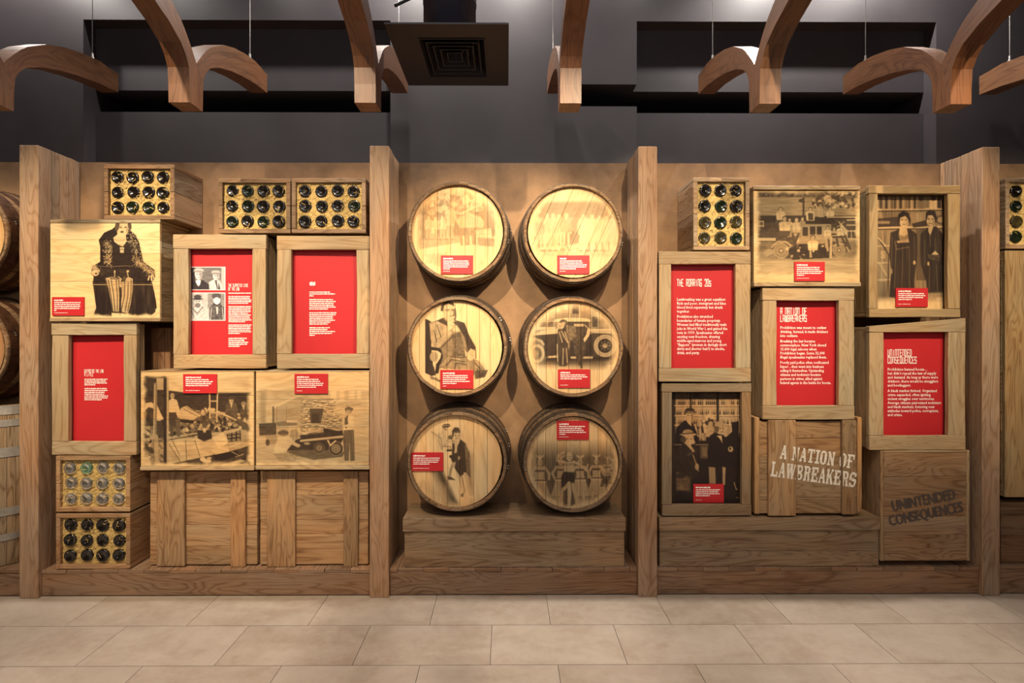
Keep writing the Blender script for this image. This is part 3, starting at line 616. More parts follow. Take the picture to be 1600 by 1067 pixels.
def print_motor_car():
    cx, cy, r = 540, 550, 460; c = Print(disc(cx, cy, r), 6.276, 19)
    c.R(80, 90, 1000, 400, .48, n=.08, c=60, cy=14).R(80, 380, 1000, 720, .6).R(80, 720, 1000, 1010, .04)
    for x, y, w, h, t in ((370, 140, 36, 60, .12), (440, 110, 40, 70, .1), (530, 130, 60, 90, .85), (640, 130, 60, 70, .7), (725, 250, 50, 100, .8), (210, 300, 60, 50, .7), (290, 290, 50, 60, .7)): c.R(x, y, x + w, y + h, t, n=.1, c=20)
    for x in (300, 510, 610, 810): c.L([(x, 100), (x - 10, 270)], 14, .25)
    c.L("130,300 360,295", 6, .2).L("330,205 520,205", 5, .25); c.R(130, 350, 370, 380, .25)
    c.P("355,275 480,262 640,262 715,280 700,300 400,300 355,300", .1).R(400, 298, 690, 420, .82)
    c.P("130,430 210,390 370,370 390,370 390,620 300,640 260,640 250,520 200,470", .88, n=.05, c=30).P("130,435 220,388 390,365 390,415 200,430", .22)
    c.P("490,370 740,430 760,600 700,660 500,660", .9, n=.05, c=30).P("690,380 990,390 960,420 720,410", .25).R(700, 370, 960, 385, .12).P("720,410 980,420 960,640 740,640", .82)
    c.P("300,630 960,640 900,690 400,720 250,690", .93, soft=6).L("300,645 390,640", 22, .3).L("520,650 720,650", 22, .28).P("150,700 900,690 860,750 200,730", .6, soft=14)
    c.L("115,480 170,470 225,490 245,520", 26, .35).E(185, 610, 72, 90, .25).E(182, 612, 58, 76, .35).E(180, 612, 46, 60, .82)
    for a in range(0, 180, 30): q = np.radians(a); c.L([(180 - 46 * np.cos(q), 612 - 60 * np.sin(q)), (180 + 46 * np.cos(q), 612 + 60 * np.sin(q))], 5, .45)
    c.E(850, 535, 112, 110, .28).E(850, 535, 98, 96, .4).E(850, 535, 86, 84, .3).E(850, 535, 70, 70, .92).E(848, 535, 28, 26, .5).E(848, 540, 16, 8, .2)
    for a in range(0, 360, 45): q = np.radians(a); c.E(848 + 42 * np.cos(q), 535 + 42 * np.sin(q), 6, 6, .5)
    c.P("545,320 640,320 640,345 545,345", .25).R(560, 370, 640, 440, .8).L("650,330 690,370", 10, .3)
    c.L("690,380 680,430 640,490", 30, .15).E(635, 490, 16, 12, .15).P("520,420 600,400 660,520 640,640 600,740 560,640", .8, n=.12, c=16).L("615,560 620,750", 16, .85)
    # woman in a long coat
    c.P("385,380 440,350 500,400 510,560 490,700 470,735 400,735 375,600 380,480", .85, n=.1, c=18, cy=80); c.L("380,520 385,690", 9, .25)
    for a in ("400,400 430,500", "420,390 480,500", "455,400 500,540", "440,560 435,720", "470,560 480,700", "500,480 490,560"): c.L(a, 9, .3)
    c.E(415, 335, 34, 36, .2).E(440, 310, 40, 34, .75).P("380,340 400,310 460,300 450,340 400,350", .3).E(408, 345, 8, 5, .7).L("400,362 420,362", 4, .7)
    c.P("470,330 560,350 570,440 500,500 470,420", .6, n=.2, c=14)
    rim(c, cx, cy, r - 5, 130); return c.blur(1).D * .9

def print_gangplank():
    cx, cy, r = 518, 535, 452; c = Print(disc(cx, cy, r), 6.276, 21)
    c.P("250,250 640,160 660,420 330,420", .12, soft=30).P("600,380 680,480 680,860 640,800 620,560", .35, soft=10)
    c.P("280,620 380,640 530,960 420,960", .55, soft=14, n=.08, c=40).P("340,630 385,650 520,940 440,900", .85, soft=8)
    c.P("180,780 420,800 420,940 300,900", .2, soft=30)
    # sailor behind
    c.P("330,270 390,240 430,260 440,300 420,400 370,400 340,330", .15, n=.06, c=20).L("280,250 370,310 385,420", 9, .45).L("390,390 465,395", 7, .7).L("350,260 345,340 380,430", 5, .5)
    c.E(408, 215, 24, 30, .2).P("380,195 400,172 450,170 465,190 440,205 395,210", .8).L("395,188 450,185", 6, .3).L("398,215 425,230", 7, .75)
    # woman in dark coat
    c.P("480,330 560,320 610,360 640,450 650,640 600,660 560,690 500,600 470,520 480,430", .88, n=.04, c=30)
    c.P("600,360 650,450 660,700 620,660", .62, n=.1, c=20).P("500,330 565,320 530,390 525,450 500,460 505,400", .2).L("495,320 490,360", 10, .1)
    c.P("480,420 480,440 425,440 425,420", .85).L("465,490 500,510", 30, .9).E(548, 505, 12, 20, .3)
    c.E(525, 285, 36, 46, .16).P("480,290 478,240 500,205 540,205 560,245 555,262 500,262 490,300", .85).L("495,258 556,252", 12, .55).E(510, 285, 8, 5, .75).E(540, 285, 8, 5, .75).L("512,312 540,312", 6, .65).E(462, 305, 24, 24, .7).L("525,290 528,302", 4, .5)
    c.L("490,560 465,620 455,690", 30, .3).L("480,580 450,690", 6, .6).P("430,685 470,690 515,722 440,718", .75).L("510,545 500,600", 8, .2)
    c.P("500,600 560,690 580,830 590,870", .2).L("605,660 640,760 660,860", 30, .15).L("575,680 600,830 580,870", 16, .3).E(578, 870, 14, 18, .6)
    c.blotch((400, 270, 470, 420), 10, 8, [.1, .3])
    return c.blur(1).D * .85

def print_dancers():
    cx, cy, r = 530, 555, 462; c = Print(disc(cx, cy, r), 6.276, 23)
    c.P("130,400 300,420 940,410 970,600 940,860 780,900 260,900 130,700", .66, soft=40, n=.08, c=30, cy=200)
    c.R(280, 640, 960, 880, .78, soft=20, n=.08, c=30)
    def dancer(x, y, h, o=1, skirt=.35, up=0):
        c.P([(x - h*.12, y - h*.45), (x + h*.12, y - h*.45), (x + h*.26, y - h*.05), (x - h*.24, y - h*.05)], skirt, n=.14, c=7, cy=120, o=o)
        for q in (-.08, .07): c.L([(x + q*h, y - h*.12), (x + q*h*1.2, y)], h*.06, .3, o=o)
        c.P([(x - h*.11, y - h*.78), (x + h*.11, y - h*.78), (x + h*.09, y - h*.55), (x + h*.13, y - h*.43), (x - h*.13, y - h*.43), (x - h*.09, y - h*.55)], .32, n=.1, c=10, o=o)
        c.L([(x - h*.1, y - h*.68), (x + h*.1, y - h*.68)], h*.05, .75, o=o).L([(x - h*.12, y - h*.47), (x + h*.12, y - h*.47)], h*.025, .8, o=o).L([(x - h*.13, y - h*.43), (x + h*.13, y - h*.43)], h*.03, .2, o=o)
        c.L([(x - h*.11, y - h*.75), (x - h*.2, y - h*.6), (x - h*.15, y - h*.48)], h*.06, .3, o=o).L([(x + h*.11, y - h*.75), (x + h*.2, y - h*.62), (x + h*.2, y - h*.5)], h*.06, .3, o=o)
        c.head(x, y - h*.88, h*.075, .28, .7, o=o)
        for a in (-50, 0, 50): c.L([(x, y - h*.95), (x + h*.1*np.sin(np.radians(a)), y - h*1.02)], h*.035, .2, o=o)
    dancer(212, 930, 440, .85); dancer(415, 900, 410, .9); dancer(605, 900, 410); dancer(765, 890, 405); dancer(925, 860, 340, .8); dancer(870, 800, 300, .7, .8)
    # dancer in front
    c.P("440,640 545,650 555,720 520,770 480,760 420,800 420,690", .9, n=.06, c=14, cy=60)
    c.P("450,545 545,535 540,640 440,645 450,590", .26, n=.05, c=20).L("455,570 540,565", 24, .45).L("440,640 550,648", 7, .8)
    c.L("455,545 380,530 385,480 440,450", 24, .24).L("540,540 600,570 660,620", 22, .24).L("660,625 680,570", 16, .24).E(440, 450, 14, 12, .2)
    c.E(497, 490, 30, 44, .22).P("465,480 475,445 515,440 530,470 500,455 475,470", .3).L("485,490 492,490", 7, .7).L("505,490 515,490", 7, .7).L("490,512 510,512", 5, .7).L("470,640 500,550", 4, .4)
    c.L("495,750 505,860 490,985", 34, .24).L("480,760 420,880 380,975", 26, .3).L("530,760 550,880 590,930 570,970", 26, .3).P("440,830 480,800 480,980 440,980", .75).P("520,800 540,860 560,960 510,980", .75)
    for y in (845, 875, 905): c.L([(390, y), (430, y - 10)], 8, .25)
    rim(c, cx, cy, r - 15, 60); return c.blur(1).D * .86

def print_truck_gang():
    c = Print((20, 75, 1090, 1010), 6.469, 25)
    c.R(20, 75, 1095, 1015, .42, n=.08, c=60)
    c.R(60, 150, 1080, 340, .45, n=.12, c=90, cy=7).R(60, 80, 1080, 150, .75, n=.22, c=22)
    c.blotch((620, 90, 1080, 250), 150, 15, [.15, .3, .75, .8, .6]).R(60, 335, 1060, 420, .88, n=.05, c=30)
    c.R(60, 400, 360, 600, .82, n=.08, c=30).R(60, 560, 240, 590, .25).R(800, 370, 1060, 560, .82, n=.1, c=30).R(60, 600, 1090, 700, .6, n=.14, c=40)
    for y in (395, 440): c.L([(60, y), (115, y)], 12, .2).L("115,390 115,450", 6, .2)
    for y in (380, 430, 490, 570): c.L([(960, y), (1050, y)], 10, .22)
    c.L("960,480 960,570", 10, .2).L("1005,480 1005,570", 8, .25).L("1055,360 1060,570", 18, .3).L("760,350 1080,350", 12, .22)
    c.R(510, 150, 530, 360, .85).E(500, 185, 30, 18, .85)
    c.R(60, 740, 1090, 1015, .24, n=.1, c=120, cy=14).P("60,690 1090,660 1090,760 60,780", .5, soft=10, n=.12, c=60, cy=12)
    # truck
    c.P("220,620 300,560 470,540 570,560 740,560 840,600 960,600 980,680 900,740 380,770 240,760", .72, n=.14, c=18)
    c.R(500, 430, 740, 560, .38, n=.06, c=20); c.R(510, 450, 565, 540, .85).R(585, 445, 640, 525, .88).R(655, 445, 705, 525, .9).R(450, 550, 730, 620, .35, n=.1, c=20)
    c.P("480,620 800,620 800,760 400,780", .88, n=.1, c=16); c.L("590,600 590,750", 20, .3).L("800,560 795,755", 26, .22).L("745,560 760,680", 34, .3)
    c.L("200,650 260,600 340,600 400,640", 20, .3).L("820,640 880,610 940,630 980,690", 16, .3)
    for x, y, r_ in ((295, 690, 78), (880, 685, 64)): c.E(x, y, r_, r_, .32).E(x, y, r_ * .84, r_ * .84, .55).E(x, y, r_ * .74, r_ * .74, .42).E(x, y, r_ * .32, r_ * .32, .7).E(x, y, r_ * .2, r_ * .2, .2)
    for x, y in ((355, 670), (715, 650), (470, 690), (460, 590)): c.E(x, y, 15, 17, .15)
    c.E(410, 690, 40, 45, .9).E(720, 690, 36, 40, .9).blotch((380, 640, 520, 770), 26, 14, [.3, .85, .9])
    # people, back to front
    def bust(x, y, r_, coat, wd=2.0, ln=3.6, hat=None):
        c.P([(x - r_*wd*.55, y + r_*1.1), (x + r_*wd*.55, y + r_*1.1), (x + r_*wd, y + r_*1.8), (x + r_*wd*.85, y + r_*ln), (x - r_*wd*.85, y + r_*ln), (x - r_*wd, y + r_*1.8)], coat, n=.05, c=10)
        c.head(x, y, r_, .22, .75, hat); c.L([(x - r_*.6, y + r_*1.5), (x - r_*.3, y + r_*ln)], 4, .7, o=.6)
    bust(290, 275, 20, .15, 2.4, 5.5); c.R(235, 380, 330, 440, .75, n=.1, c=14)
    bust(590, 270, 18, .16, 2.6, 6.5); c.P("565,310 615,310 620,380 570,380", .8)
    bust(655, 250, 16, .35, 2, 6); bust(700, 255, 16, .3, 2, 6); bust(735, 290, 14, .4); bust(790, 270, 18, .14, 2.4, 4)
    bust(330, 370, 24, .12, 2.5, 5); bust(450, 380, 20, .25, 2.2, 6); bust(510, 370, 16, .45, 2, 5)
    c.P("270,490 390,490 380,540 280,540", .75); bust(380, 380, 16, .2, 2, 3)
    bust(765, 460, 18, .15, 2.2, 5); bust(830, 470, 15, .3, 2, 3); bust(905, 440, 20, .2, 2.6, 5); bust(930, 480, 14, .25)
    c.L("880,400 940,470", 12, .2).L("860,450 930,400", 8, .3)
    bust(615, 560, 24, .02, 2.3, 5.2); c.L("590,690 600,750", 16, .3).L("655,690 660,750", 16, .85).E(620, 690, 10, 16, .15)
    for x0, y0, x1, y1 in ((850, 540, 870, 640), (900, 540, 950, 640), (935, 520, 990, 670), (410, 520, 430, 620), (470, 520, 440, 600)): c.L([(x0, y0), (x1, y1)], 22, .78)
    c.P("120,690 170,670 240,690 210,720 140,755", .35).E(125, 715, 12, 30, .4)
    c.L("730,550 950,520", 9, .2)
    c.fade(15, -5, 5, 60, 60); return c.blur(1).D * .9

def print_two_women():
    c = Print((160, 90, 705, 980), 4.965, 27)
    c.R(155, 85, 710, 990, .5, n=.16, c=9, cy=400).R(155, 85, 710, 120, .6)
    for y in (212, 352): c.L([(155, y), (710, y - 8)], 16, .2).L([(155, y + 12), (710, y + 4)], 8, .85)
    for i, x in enumerate(range(172, 460, 22)): c.R(x, 128, x + 15, 205, [.75, .3, .85, .25, .6][i % 5]).R(x + 4, 105, x + 11, 132, [.75, .3, .85, .35, .7][i % 5])
    c.R(460, 140, 520, 205, .55).E(492, 125, 20, 22, .75).R(555, 138, 615, 205, .12).E(588, 122, 20, 20, .8).R(620, 105, 645, 200, .88).R(650, 110, 690, 205, .8, n=.1, c=10)
    c.P("160,280 310,268 330,340 160,348", .86, n=.06, c=30, cy=6).R(160, 300, 250, 322, .5)
    c.E(650, 290, 48, 38, .7).E(650, 290, 30, 22, .35).P("400,250 530,225 540,300 420,330", .4, n=.12, c=9, cy=200).P("420,320 540,290 540,340 430,350", .85)
    for y in (495, 625, 757): c.L([(155, y), (250, y - 3)], 10, .25).L([(460, y), (525, y - 3)], 9, .35)
    c.L("160,430 240,560 235,900", 9, .85).L("165,620 225,720", 9, .25).L("160,430 215,490", 10, .2).R(180, 530, 215, 590, .3, n=.15, c=8).P("170,770 230,770 240,900 170,900", .6, n=.1, c=10, cy=100)
    c.P("455,360 530,360 530,760 455,760", .72, n=.1, c=9, cy=200)
    # woman on the left
    c.P("255,390 330,360 410,365 460,400 465,560 455,640 440,760 440,840 300,830 290,900 245,890 260,700 245,560", .9, n=.06, c=12, cy=200)
    c.P("320,375 385,370 395,440 395,465 330,455 318,410", .5).P("325,350 380,350 390,400 360,420 325,405", .22).P("300,455 395,440 400,465 310,470", .35)
    for a in ("300,480 285,820", "350,500 345,820", "400,500 405,820", "270,420 262,680", "440,420 440,620"): c.L(a, 5, .72)
    c.E(360, 295, 36, 55, .2).P("310,290 315,250 350,222 395,235 412,290 405,335 392,290 370,258 330,275 325,330", .93).E(345, 290, 9, 5, .75).E(376, 290, 9, 5, .75).L("348,325 372,325", 5, .75).L("361,295 362,312", 4, .45).E(385, 310, 8, 30, .4)
    c.E(440, 622, 10, 16, .25).E(262, 690, 10, 22, .5).L("290,455 300,520 400,500", 4, .5)
    # woman on the right
    c.P("490,400 540,350 610,340 660,400 680,560 690,640 670,860 540,860 530,760 490,640 485,500", .91, n=.06, c=12, cy=200)
    c.P("545,340 590,335 575,380 562,415 548,380", .22).L("560,400 563,500", 4, .6).P("530,860 700,850 690,900 540,900", .4, soft=6, n=.1, c=20)
    for a in ("520,450 520,640", "600,430 600,540", "640,450 650,560", "560,640 555,850", "610,640 620,850", "650,640 655,850"): c.L(a, 5, .72)
    c.E(565, 285, 33, 50, .2).P("528,285 530,235 560,212 600,225 618,280 605,320 596,280 580,255 545,255 535,300", .93).E(550, 283, 9, 5, .75).E(580, 283, 9, 5, .75).L("553,318 577,318", 5, .8).E(588, 300, 8, 28, .42).L("566,288 567,305", 4, .45)
    c.P("570,560 600,530 630,560 610,575", .2).E(548, 630, 9, 16, .25).P("540,560 640,560 640,610 560,600", .8, n=.15, c=10)
    c.L("620,900 690,890", 10, .3).E(640, 905, 30, 8, .2)
    X = np.clip((np.arange(c.H) / c.f + 90 - 880) / 50, 0, 1)[:, None]; c.D = c.D * (1 - X) + .03 * X
    return c.blur(1).D * .92

def print_barroom():
    c = Print((97, 85, 640, 950), 4.917, 29)
    c.R(90, 80, 645, 955, .93, n=.03, c=30).R(125, 90, 615, 430, .22, n=.05, c=40).R(125, 90, 620, 140, .75, n=.08, c=30)
    for yy, hh in ((185, 45), (262, 42), (335, 40)):
        for x in np.arange(132, 612, 15):
            if c.r.random() < .87: t = c.r.choice([.85, .7, .45, .9]); c.R(x, yy - hh * .55, x + 10, yy, t).R(x + 3.5, yy - hh, x + 7, yy - hh * .5, t)
        c.L([(120, yy + 6), (620, yy + 4)], 12, .12).L([(120, yy + 14), (620, yy + 12)], 4, .7)
    c.R(235, 85, 248, 210, .9).R(440, 85, 458, 320, .9); c.R(260, 95, 310, 130, .9); c.blotch((330, 270, 420, 400), 30, 12, [.15, .3, .8])
    c.R(97, 430, 160, 470, .9).L("100,490 640,488", 9, .55).R(320, 500, 380, 590, .55, soft=8)
    # tall man behind, seated man with straw hat
    c.P("130,360 200,300 260,330 290,400 300,480 120,470", .95); c.P("205,300 240,300 250,350 225,330", .15).E(235, 265, 28, 42, .2).E(235, 225, 36, 18, .85).E(238, 240, 48, 9, .8).L("215,238 262,240", 5, .2).E(222, 265, 6, 4, .7).E(245, 265, 6, 4, .7).E(255, 275, 8, 30, .45)
    c.P("130,520 190,480 260,470 300,520 290,620 310,700 260,760 140,740 110,640", .88, n=.05, c=20); c.P("205,455 240,470 250,520 215,500", .15)
    c.E(225, 445, 42, 50, .2).E(185, 450, 22, 24, .75).E(220, 396, 40, 24, .35).E(225, 412, 62, 13, .2).L("180,408 262,400", 8, .8).E(260, 470, 16, 16, .2).L("230,500 250,520 262,540", 20, .25).L("265,545 220,570", 6, .6).E(215, 445, 7, 4, .7).E(245, 445, 7, 4, .7)
    c.L("260,570 285,640 300,690", 9, .35).E(290, 660, 16, 26, .3).P("130,700 240,740 240,850 130,840", .62, soft=5, n=.15, c=60, cy=20).E(160, 730, 40, 20, .85)
    # others at the bar
    c.P("285,330 330,320 345,400 300,420", .9).E(310, 330, 20, 26, .3).P("300,370 320,350 330,420 310,470", .3); c.E(395, 310, 22, 14, .85).E(395, 332, 18, 22, .3).P("365,360 420,350 420,420 370,430", .3, n=.15, c=14).R(325, 400, 360, 460, .4, n=.2, c=16)
    c.P("390,420 430,395 500,420 520,520 510,660 380,660 370,540", .96).P("440,420 480,420 485,480 470,450", .15).E(465, 365, 36, 44, .22).E(440, 360, 20, 40, .65).P("425,345 430,315 480,308 512,335 500,355 440,350", .3).E(470, 365, 6, 4, .7).E(490, 365, 6, 4, .7).L("470,392 490,392", 4, .7)
    c.P("380,660 430,665 435,790 385,790", .4).P("485,660 510,665 505,800 488,800", .3).P("505,440 560,390 555,320 610,310 610,660 520,680", .97)
    c.P("555,380 520,420 500,400 540,340", .3).E(548, 525, 20, 22, .3).E(545, 520, 8, 10, .85).L("575,780 590,830 600,835", 8, .45).L("590,898 620,895", 5, .4)
    c.R(612, 330, 640, 955, .75, soft=5).R(612, 290, 625, 400, .2)
    X = np.clip((np.arange(c.W) / c.f) / 35, 0, 1)[None]; c.D = c.D * X + .85 * (1 - X)
    return c.blur(1).D * .95
# ================= prints =================
def image(name, D):
    D = np.clip(1 - np.power(1 - np.clip(D, 0, 1), 1.9), 0, .988); h, w = D.shape; im = bpy.data.images.new(name, w, h); im.colorspace_settings.name = 'Non-Color'
    px = np.ones((h, w, 4), np.float32); px[..., :3] = D[::-1, :, None]; im.pixels.foreach_set(px.ravel()); im.update(); im.pack(); return im

# lettering -----------------------------------------------------------------------------------
def text_mesh(body, bold=.012, res=1):
    cu = bpy.data.curves.new('lettering_source', 'FONT'); cu.body = body; cu.size = 1; cu.resolution_u = res; cu.offset = bold; cu.fill_mode = 'FRONT'
    o = bpy.data.objects.new('lettering_source', cu); me = bpy.data.meshes.new_from_object(o)
    bpy.data.objects.remove(o); bpy.data.curves.remove(cu); return me
def text(parent, body, px, py, pitch, width, Y, mat=None, bold=.012, rot=0, fat=0):
    """Lines of writing whose first cap line starts at (px,py); line pitch and total width in picture pixels, on the plane Y."""
    me = text_mesh(body, bold, 4 if fat else 1); k = PX(Y); n = len(me.vertices); co = np.empty(n * 3, np.float32); me.vertices.foreach_get('co', co); co = co.reshape(-1, 3)
    x0, z0 = at(px, py, Y); off = wloc(parent); sx = width * k / co[:, 0].max(); sz = pitch * k
    F0 = [tuple(p.vertices) for p in me.polygons]; bpy.data.meshes.remove(me); V, Fc = [], []; c, s = math.cos(rot), math.sin(rot)
    for i, sh in enumerate((-fat, 0, fat) if fat else (0,)):          # fat: overprinted strokes make the letters heavier
        b = len(V)
        for x, y, _ in co: X, Z = x * sx + sh, (y - .72) * sz; V.append((x0 + X * c - Z * s, Y - i * .0001, z0 + X * s + Z * c))
        Fc += [tuple(b + j for j in f) for f in F0]
    return mesh('lettering', V, Fc, mat or M_WHITE, parent)
GL = {  # condensed display capitals: strokes on a 0..1 square
 'A': '00 01 11 10|0.45 1.45', 'B': '00 01 .81 1.8 .9.5 1.3 .80 00|0.5 .9.5', 'C': '1.75 11 01 00 10 1.25', 'D': '00 01 .71 1.75 1.25 .70 00', 'E': '11 01 00 10|0.5 .8.5', 'F': '11 01 00|0.5 .8.5',
 'G': '1.75 11 01 00 10 1.45 .5.45', 'H': '00 01|10 11|0.5 1.5', 'I': '.50 .51', 'K': '00 01|11 .9.6 0.5 .9.4 10', 'L': '01 00 10', 'N': '00 01 11 10', 'O': '00 01 11 10 00', 'P': '00 01 11 1.45 0.45',
 'Q': '00 01 11 10 00|.6.2 1-.1', 'R': '00 01 11 1.5 0.5|.6.5 10', 'S': '1.8 11 01 0.5 1.5 10 00 0.2', 'T': '01 11|.51 .50', 'U': '01 00 10 11', 'W': '01 00 10 11|.50 .51', '2': '0.75 01 11 1.55 00 10', '0': '00 01 11 10 00', 's': '1.6 1.75 0.75 0.4 1.4 10 00 0.15'}
def strokes(ch):
    def pt(p): n = 2 if p[0] == '.' else 1; return float(p[:n]), float(p[n:])
    return [[pt(p) for p in s.split()] for s in GL[ch].split('|')]
def heading(parent, lines, px, py, hgt, pitch, width, Y, mat=None, wv=.33, wh=.12):
    """Tall condensed heading built of strokes; width = picture width of the longest line."""
    V, Fc = [], []; adv = width / max(len(l) for l in lines); lw = adv * .62
    for li, line in enumerate(lines):
        for ci, chh in enumerate(line):
            if chh == ' ': continue
            for st in strokes(chh):
                for (ax, ay), (bx, by) in zip(st, st[1:]):
                    hx = lw * wv / 2 if abs(by - ay) > 1e-3 else 0; hy = hgt * wh / 2
                    x0, x1, y0, y1 = ax * lw, bx * lw, ay * hgt, by * hgt; b = len(V)
                    if abs(by - ay) < 1e-3: q = [(min(x0, x1) - lw * wv / 2, y0 - hy), (max(x0, x1) + lw * wv / 2, y0 - hy), (max(x0, x1) + lw * wv / 2, y0 + hy), (min(x0, x1) - lw * wv / 2, y0 + hy)]
                    else:
                        if y1 < y0: x0, y0, x1, y1 = x1, y1, x0, y0
                        q = [(x0 - hx, y0), (x0 + hx, y0), (x1 + hx, y1), (x1 - hx, y1)]
                    e = .0001 * (len(V) % 7)
                    for x, y in q:
                        X, Z = at(px + ci * adv + x, py + li * pitch + hgt - y, Y); V.append((X, Y - e * .3, Z))
                    Fc.append((b, b + 1, b + 2, b + 3))
    return mesh('heading', V, Fc, mat or M_WHITE, parent)
def bars(parent, px, py, rows, pitch, h, Y, seed, unit=1.0, name='lettering', mat=None):
    """Tiny writing that the photograph does not resolve: word-shaped runs of letter-sized marks."""
    R = random.Random(seed); V, Fc = [], []
    for i, wdt in enumerate(rows):
        if not wdt: continue
        x = 0; y = py + i * pitch
        while x < wdt:
            wl = min(R.uniform(2.2, 7.5) * unit, wdt - x); e = x + wl
            while x < e - .1:
                l = min(R.uniform(.45, .8) * unit, e - x); up = h * R.choice([0, 0, .35, .35, .1]); dn = h * R.choice([0, 0, 0, .3]); b = len(V)
                for qx, qy in ((x, y + h + dn), (x + l * .94, y + h + dn), (x + l * .94, y - up), (x, y - up)):
                    X, Z = at(px + qx, qy, Y); V.append((X, Y, Z))
                Fc.append((b, b + 1, b + 2, b + 3)); x += l
            x += .75 * unit
    return mesh(name, V, Fc, mat or M_WHITE, parent)
def plaque(parent, x0, y0, x1, y1, Y, rows, credit, seed, title=None):
    """Red caption plate standing off its picture, with a bold title, small text and a credit line."""
    X0, X1, Z0, Z1 = rect(x0, y0, x1, y1, Y - .008)
    p = slab('caption_plaque', parent, [(X0, Z0), (X1, Z0), (X1, Z1), (X0, Z1)], Y - .008, Y - .0008, M_RED, pbox=None, ch=.0006)
    w = x1 - x0; Yl = Y - .0084; L = x0 + w * .075
    bars(p, L, y0 + 4.4, [w * (title or .3)], 3, 1.6, Yl, seed, .9, 'caption_title')
    bars(p, L, y0 + 8.2, [w * r for r in rows], 3.05, 1.15, Yl, seed + 1, .8)
    bars(p, L, y1 - 4.6, [w * credit], 3, .55, Yl, seed + 2, .7, 'credit_line')
    return p

# crates ---------------------------------------------------------------------------------------
def carcass(r, X0, X1, Z0, Z1, Ya, Yb, tint, t=.022, side=3, mat=None, back=True, vert=False):
    mat = mat or W
    beam('top_board', r, X0, X1, Ya, Yb, Z1 - t, Z1, 'x', mat, jit(tint), .0008)
    beam('bottom_board', r, X0, X1, Ya, Yb, Z0, Z0 + t, 'x', mat, jit(tint), .0008)
    for a, c in ((X0, X0 + t), (X1 - t, X1)):
        if vert:
            ys = [Ya + (Yb - Ya) * q for q in (0, .38, .7, 1)]
            for p, q in zip(ys, ys[1:]): beam('side_board', r, a, c, p + .0006, q - .0006, Z0 + t + .0005, Z1 - t - .0005, 'z', mat, jit(tint, .18))
        else:
            h = (Z1 - Z0 - 2 * t) / side
            for i in range(side): beam('side_board', r, a, c, Ya, Yb, Z0 + t + h * i + .0007, Z0 + t + h * (i + 1) - .0007, 'y', mat, jit(tint, .18))
    if back: beam('back_board', r, X0 + t + .0005, X1 - t - .0005, Yb - .012, Yb - .001, Z0 + t + .0005, Z1 - t - .0005, 'x', mat, jit(tint))

BOTTLE = {}
def bottle_mesh(kind, mat):
    if kind in BOTTLE: return BOTTLE[kind]
    prof = {0: [(0, .015), (.009, .013), (.018, .007), (.026, .002), (.0325, 0), (.0375, .003), (.0395, .011), (.0395, .15), (.034, .178), (.015, .20), (.0145, .228), (.0165, .230), (.0165, .242), (0, .242)],
            1: [(0, .009), (.004, .0095), (.010, .007), (.022, .003), (.031, .0005), (.035, .0), (.0385, .004), (.0395, .014), (.0395, .15), (.032, .175), (.014, .198), (.0135, .228), (.016, .230), (.016, .242), (0, .242)]}[kind[1]]
    n = 22; V = []; Fc = []
    for r, y in prof:
        for i in range(n): a = 6.28319 * i / n; V.append((r * math.cos(a), y, r * math.sin(a)))
    for k in range(len(prof) - 1):
        for i in range(n): Fc.append((k * n + i, k * n + (i + 1) % n, k * n + n + (i + 1) % n, k * n + n + i))
    me = bpy.data.meshes.new('bottle'); me.from_pydata(V, [], Fc); me.polygons.foreach_set('use_smooth', [True] * len(Fc)); me.materials.append(mat); me.update()
    BOTTLE[kind] = me; return me
ORD = {3: ('first', 'middle', 'last'), 4: ('first', 'second', 'third', 'last'), 2: ('first', 'second')}
ROW = {3: ('top', 'middle', 'bottom'), 4: ('top', 'second', 'third', 'bottom')}
GLN = {'K': ('near-black', G_BLACK), 'G': ('dark green', G_GREEN), 'O': ('olive brown', G_OLIVE), 'C': ('clear', G_CLEAR), 'M': ('pale mint', G_MINT)}
